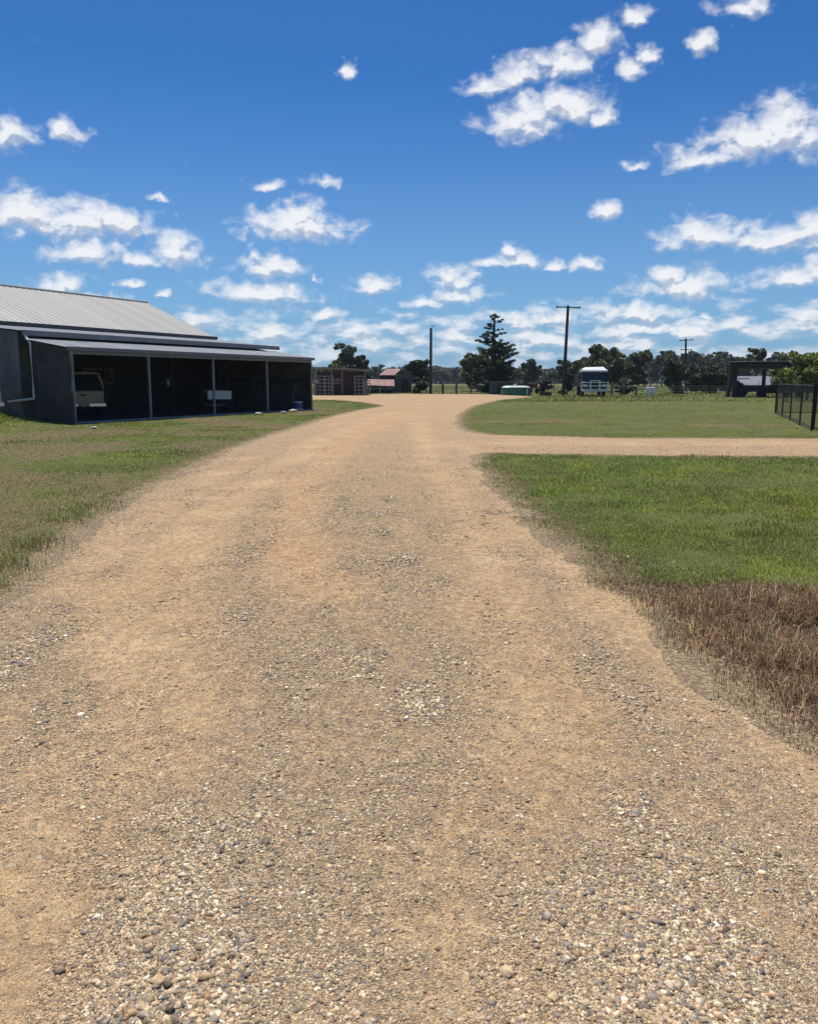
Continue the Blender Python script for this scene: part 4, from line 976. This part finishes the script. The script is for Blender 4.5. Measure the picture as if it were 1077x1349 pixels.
for i, (sp, nb, c0) in enumerate([(3.4, 9, .34), (2.7, 8, .42), (4.0, 10, .25), (2.3, 7, .48), (3.2, 9, .2)]):
    p = tree('gum_tree', 'x', (0, 0, 0), 12, sp, 100+i, [DG, (.032, .050, .026), (.045, .058, .022), (.038, .052, .028), DG][i], 'bark_pale', nb, 75, .50, c0, z0=c0-.05)
    p['h'] = 12.0; protos.append(p)
RR = random.Random(5)
RRR = 0
def row(label, group, px0, px1, step, Y0, Y1, top_px, jit=5, wide=1.0):
    px = px0
    while px < px1:
        Y = RR.uniform(Y0, Y1); tp = top_px(px) if callable(top_px) else top_px
        place(RR.choice(protos), label, px, Y, htop(tp+RR.uniform(-jit, jit), Y), group, wide=wide); px += step*RR.uniform(.7, 1.3)
row('dark tree in the low far tree line between shed and slim pole', 'trees of the far left tree line', 395, 565, 9, 330, 420, 484, 4, 1.5)
row('dark tree in the low far tree line between slim pole and pine', 'trees of the far middle tree line', 560, 640, 8, 420, 520, 484, 3, 1.7)
row('small dark tree of the far tree line between pine and leaning pole', 'trees of the far line behind the leaning pole', 670, 775, 8, 380, 460, 492, 3, 1.8)
row('tall dark gum in the dense row beyond the right paddock', 'tall gums of the right far row', 832, 958, 7, 260, 320, 464, 4, 1.05)
row('dark gum in the far row above and behind the carport', 'gums behind the carport', 950, 1130, 9, 240, 320, lambda p: 470 if p < 1020 else 466, 5, 1.2)
row('dark tree of the far line hidden partly by the big shed', 'trees behind the big shed', -60, 395, 14, 300, 420, 486, 4, 1.4)
# individual trees
def lone(name, label, px, ptop, Y, spread, seed, **k):
    return tree(name, label, (X_at(px, Y), Y, 0), htop(ptop, Y), spread, seed, **k)
lone('gum_tree', 'tallest open-crowned gum behind the stock shelter roof', 461, 451, 150, 2.9, 201, base=(.05, .062, .028), per=110, leaf=.3, crown0=.38)
lone('gum_tree', 'rounder gum just left of the tallest gum behind the stock shelter', 441, 471, 155, 2.6, 202, base=MG, per=110, leaf=.3)
lone('gum_tree', 'narrow gum just right of the tallest gum behind the stock shelter', 478, 467, 150, 1.7, 203, base=DG, per=110, leaf=.3)
lone('shade_tree', 'dark spreading tree right beside the old barn wall', 548, 474, 122, 2.1, 204, base=DG, per=130, leaf=.26, crown0=.25)
lone('shade_tree', 'rounded olive tree behind the left side of the tall pine', 629, 466, 128, 3.3, 205, base=MG, per=150, leaf=.3, crown0=.15, z0=.15)
lone('shade_tree', 'low dark tree behind the right side of the tall pine', 664, 479, 125, 2.6, 206, base=OG, per=140, leaf=.28, crown0=.2, z0=.15)
lone('dome_tree', 'round-topped dark tree between the pine and the leaning pole', 700, 473, 190, 3.0, 207, base=DG, per=150, leaf=.35, crown0=.3)
lone('gum_tree', 'dark tree directly behind the tall leaning pole', 747, 474, 150, 2.6, 208, base=DG, per=140, leaf=.3, crown0=.2, z0=.15)
lone('shrub', 'thin creeper-covered shrub at the foot of the leaning pole', 747, 489, 97, .75, 209, base=DG, per=60, leaf=.18, crown0=.1, cat='shrub', z0=.1)
lone('gum_tree', 'big dark gum right behind the white truck', 789, 453, 128, 3.4, 210, base=(.05, .065, .02), per=170, leaf=.3, crown0=.3, z0=.2)
lone('gum_tree', 'broad gum standing right of the white truck', 815, 458, 122, 2.9, 211, base=(.058, .068, .02), per=170, leaf=.28, crown0=.25, z0=.2)
lone('gum_tree', 'olive gum at the right end of the clump beside the truck', 833, 461, 132, 2.5, 212, base=OG, per=150, leaf=.3, crown0=.25, z0=.2)
lone('gum_tree', 'low dark tree at the left edge of the clump behind the truck', 766, 470, 140, 2.3, 213, base=DG, per=140, leaf=.3, crown0=.25, z0=.2)
lone('leaning_tree', 'dark tree with bent leaning trunk under the far pole', 900, 466, 106, 2.3, 214, base=(.045, .052, .024), per=120, leaf=.25, lean=(-1.2, 0), crown0=.3, z0=.28, r=.28)
lone('shrub', 'large dark round bush right of the leaning-trunk tree', 925, 482, 110, 2.0, 215, base=DG, per=170, leaf=.26, crown0=.12, cat='bush', z0=.08)
lone('shrub', 'low green bush left of the carport', 944, 489, 112, 1.6, 216, base=MG, per=150, leaf=.25, crown0=.1, cat='bush', z0=.08)
lone('shrub', 'dark low bush left of the leaning-trunk tree', 886, 494, 112, 1.2, 217, base=DG, per=120, leaf=.22, crown0=.1, cat='bush', z0=.08)
lone('gum_tree', 'lone wispy gum rising above the carport roof', 996, 458, 150, 1.9, 218, base=(.05, .058, .03), per=60, leaf=.32, crown0=.55, z0=.5)
lone('citrus_tree', 'bright yellow-green leafy tree right of the carport', 1064, 462, 70, 1.9, 219, base=(.13, .155, .03), per=170, leaf=.17, crown0=.3, z0=.2)
lone('citrus_tree', 'olive-green tree behind the carport right corner', 1042, 465, 92, 2.6, 220, base=(.09, .105, .03), per=170, leaf=.2, crown0=.35, z0=.25)
lone('shrub', 'grey-green bush beside the fence posts right of the truck', 822, 497, 100, 1.1, 221, base=(.07, .08, .05), per=90, leaf=.2, crown0=.08, cat='bush', z0=.05)
lone('shrub', 'small round bush behind the rusty trough', 718, 497, 108, .9, 222, base=(.06, .055, .035), per=130, leaf=.18, crown0=.25, cat='bush', z0=.2)
lone('shrub', 'dark bush at the foot of the slim bare pole', 553, 497, 108, 1.1, 223, base=DG, per=120, leaf=.2, crown0=.1, cat='bush', z0=.08)

# tall whorled pine
def pine():
    Y = 106.0; Hh = htop(413.5, Y)
    t = thing('bunya_pine', 'tall dark pine with tiered branches and a thin bare upper trunk', 'tree', (X_at(649, Y), Y, 0))
    mb = MB(); mb.tube([(0.2, 0, -.2), (0.1, 0, Hh*.4), (0, 0, Hh*.75), (.1, 0, Hh-.15)], [.30, .26, .19, .10], 8)
    R = random.Random(9); C_ = []; rs = []
    z = .35
    while z < Hh-.35:
        f = z/Hh
        ln = np.interp(f, [0, .12, .3, .5, .66, .74, .85, 1], [3.2, 3.5, 3.1, 2.8, 2.1, 1.35, 1.05, .9])
        nbr = R.choice([3, 4]) if f < .66 else R.choice([1, 2, 3])
        for k in range(nbr):
            a = 2*PI*R.random(); l = ln*R.uniform(.55, 1.18)
            if f < .45 and math.cos(a) < 0: l *= 1.12
            p0 = Vector((.05, 0, z)); p1 = p0+Vector((math.cos(a)*l*.6, math.sin(a)*l*.6, -.04*l)); p2 = p0+Vector((math.cos(a)*l, math.sin(a)*l, .10*l))
            mb.tube([p0, p1, p2], [.06, .035, .012], 5)
            m_ = max(2, int(l/.26))
            for i in range(1, m_+1):
                q = i/m_
                if f > .66 and (q < .5 or R.random() < .35): continue
                if f <= .66 and q < .22: continue
                c = p0.lerp(p1, q/.6) if q < .6 else p1.lerp(p2, (q-.6)/.4)
                C_.append(c+Vector((0, 0, R.uniform(-.05, .1)))); rs.append((.42 if f < .6 else .27)*R.uniform(.6, 1.3))
        z += R.uniform(.19, .34) if f < .6 else R.uniform(.16, .32)
    for k in range(10):
        a = 2*PI*k/10; C_.append(Vector((.1+math.cos(a)*R.uniform(.15, .62), math.sin(a)*.4, Hh-R.uniform(.1, .4)))); rs.append(.2)
    mb.build('trunk', 'dark_wood', t, True)
    V, Fc, c = leafcloud(C_, rs, 56, .15, 77, (.036, .050, .020), .5)
    np_obj('crown', V, Fc, M['leaf'], c, t)
    w = tag(MB().tube([(-.9, 0, 1.0), (.5, 0, .1)], .07, 6).build('fallen_log', 'old_wood'), 'pale fallen branch leaning in the grass below the pine', 'log'); w.location = (X_at(630, 98), 98, .1)
pine()

# light summer haze over the paddocks
def haze():
    m = bpy.data.materials.new('haze'); m.use_nodes = True; nt = m.node_tree; nt.nodes.clear()
    v = nt.nodes.new('ShaderNodeVolumePrincipled'); v.inputs['Color'].default_value = (.72, .82, 1, 1); v.inputs['Density'].default_value = .00018; v.inputs['Anisotropy'].default_value = .2
    o = nt.nodes.new('ShaderNodeOutputMaterial'); nt.links.new(v.outputs[0], o.inputs[1])
    b = MB().box(-1500, 1500, -200, 1500, -1.6, 17.0).build('haze', m); tag(b, kind='stuff')
haze()
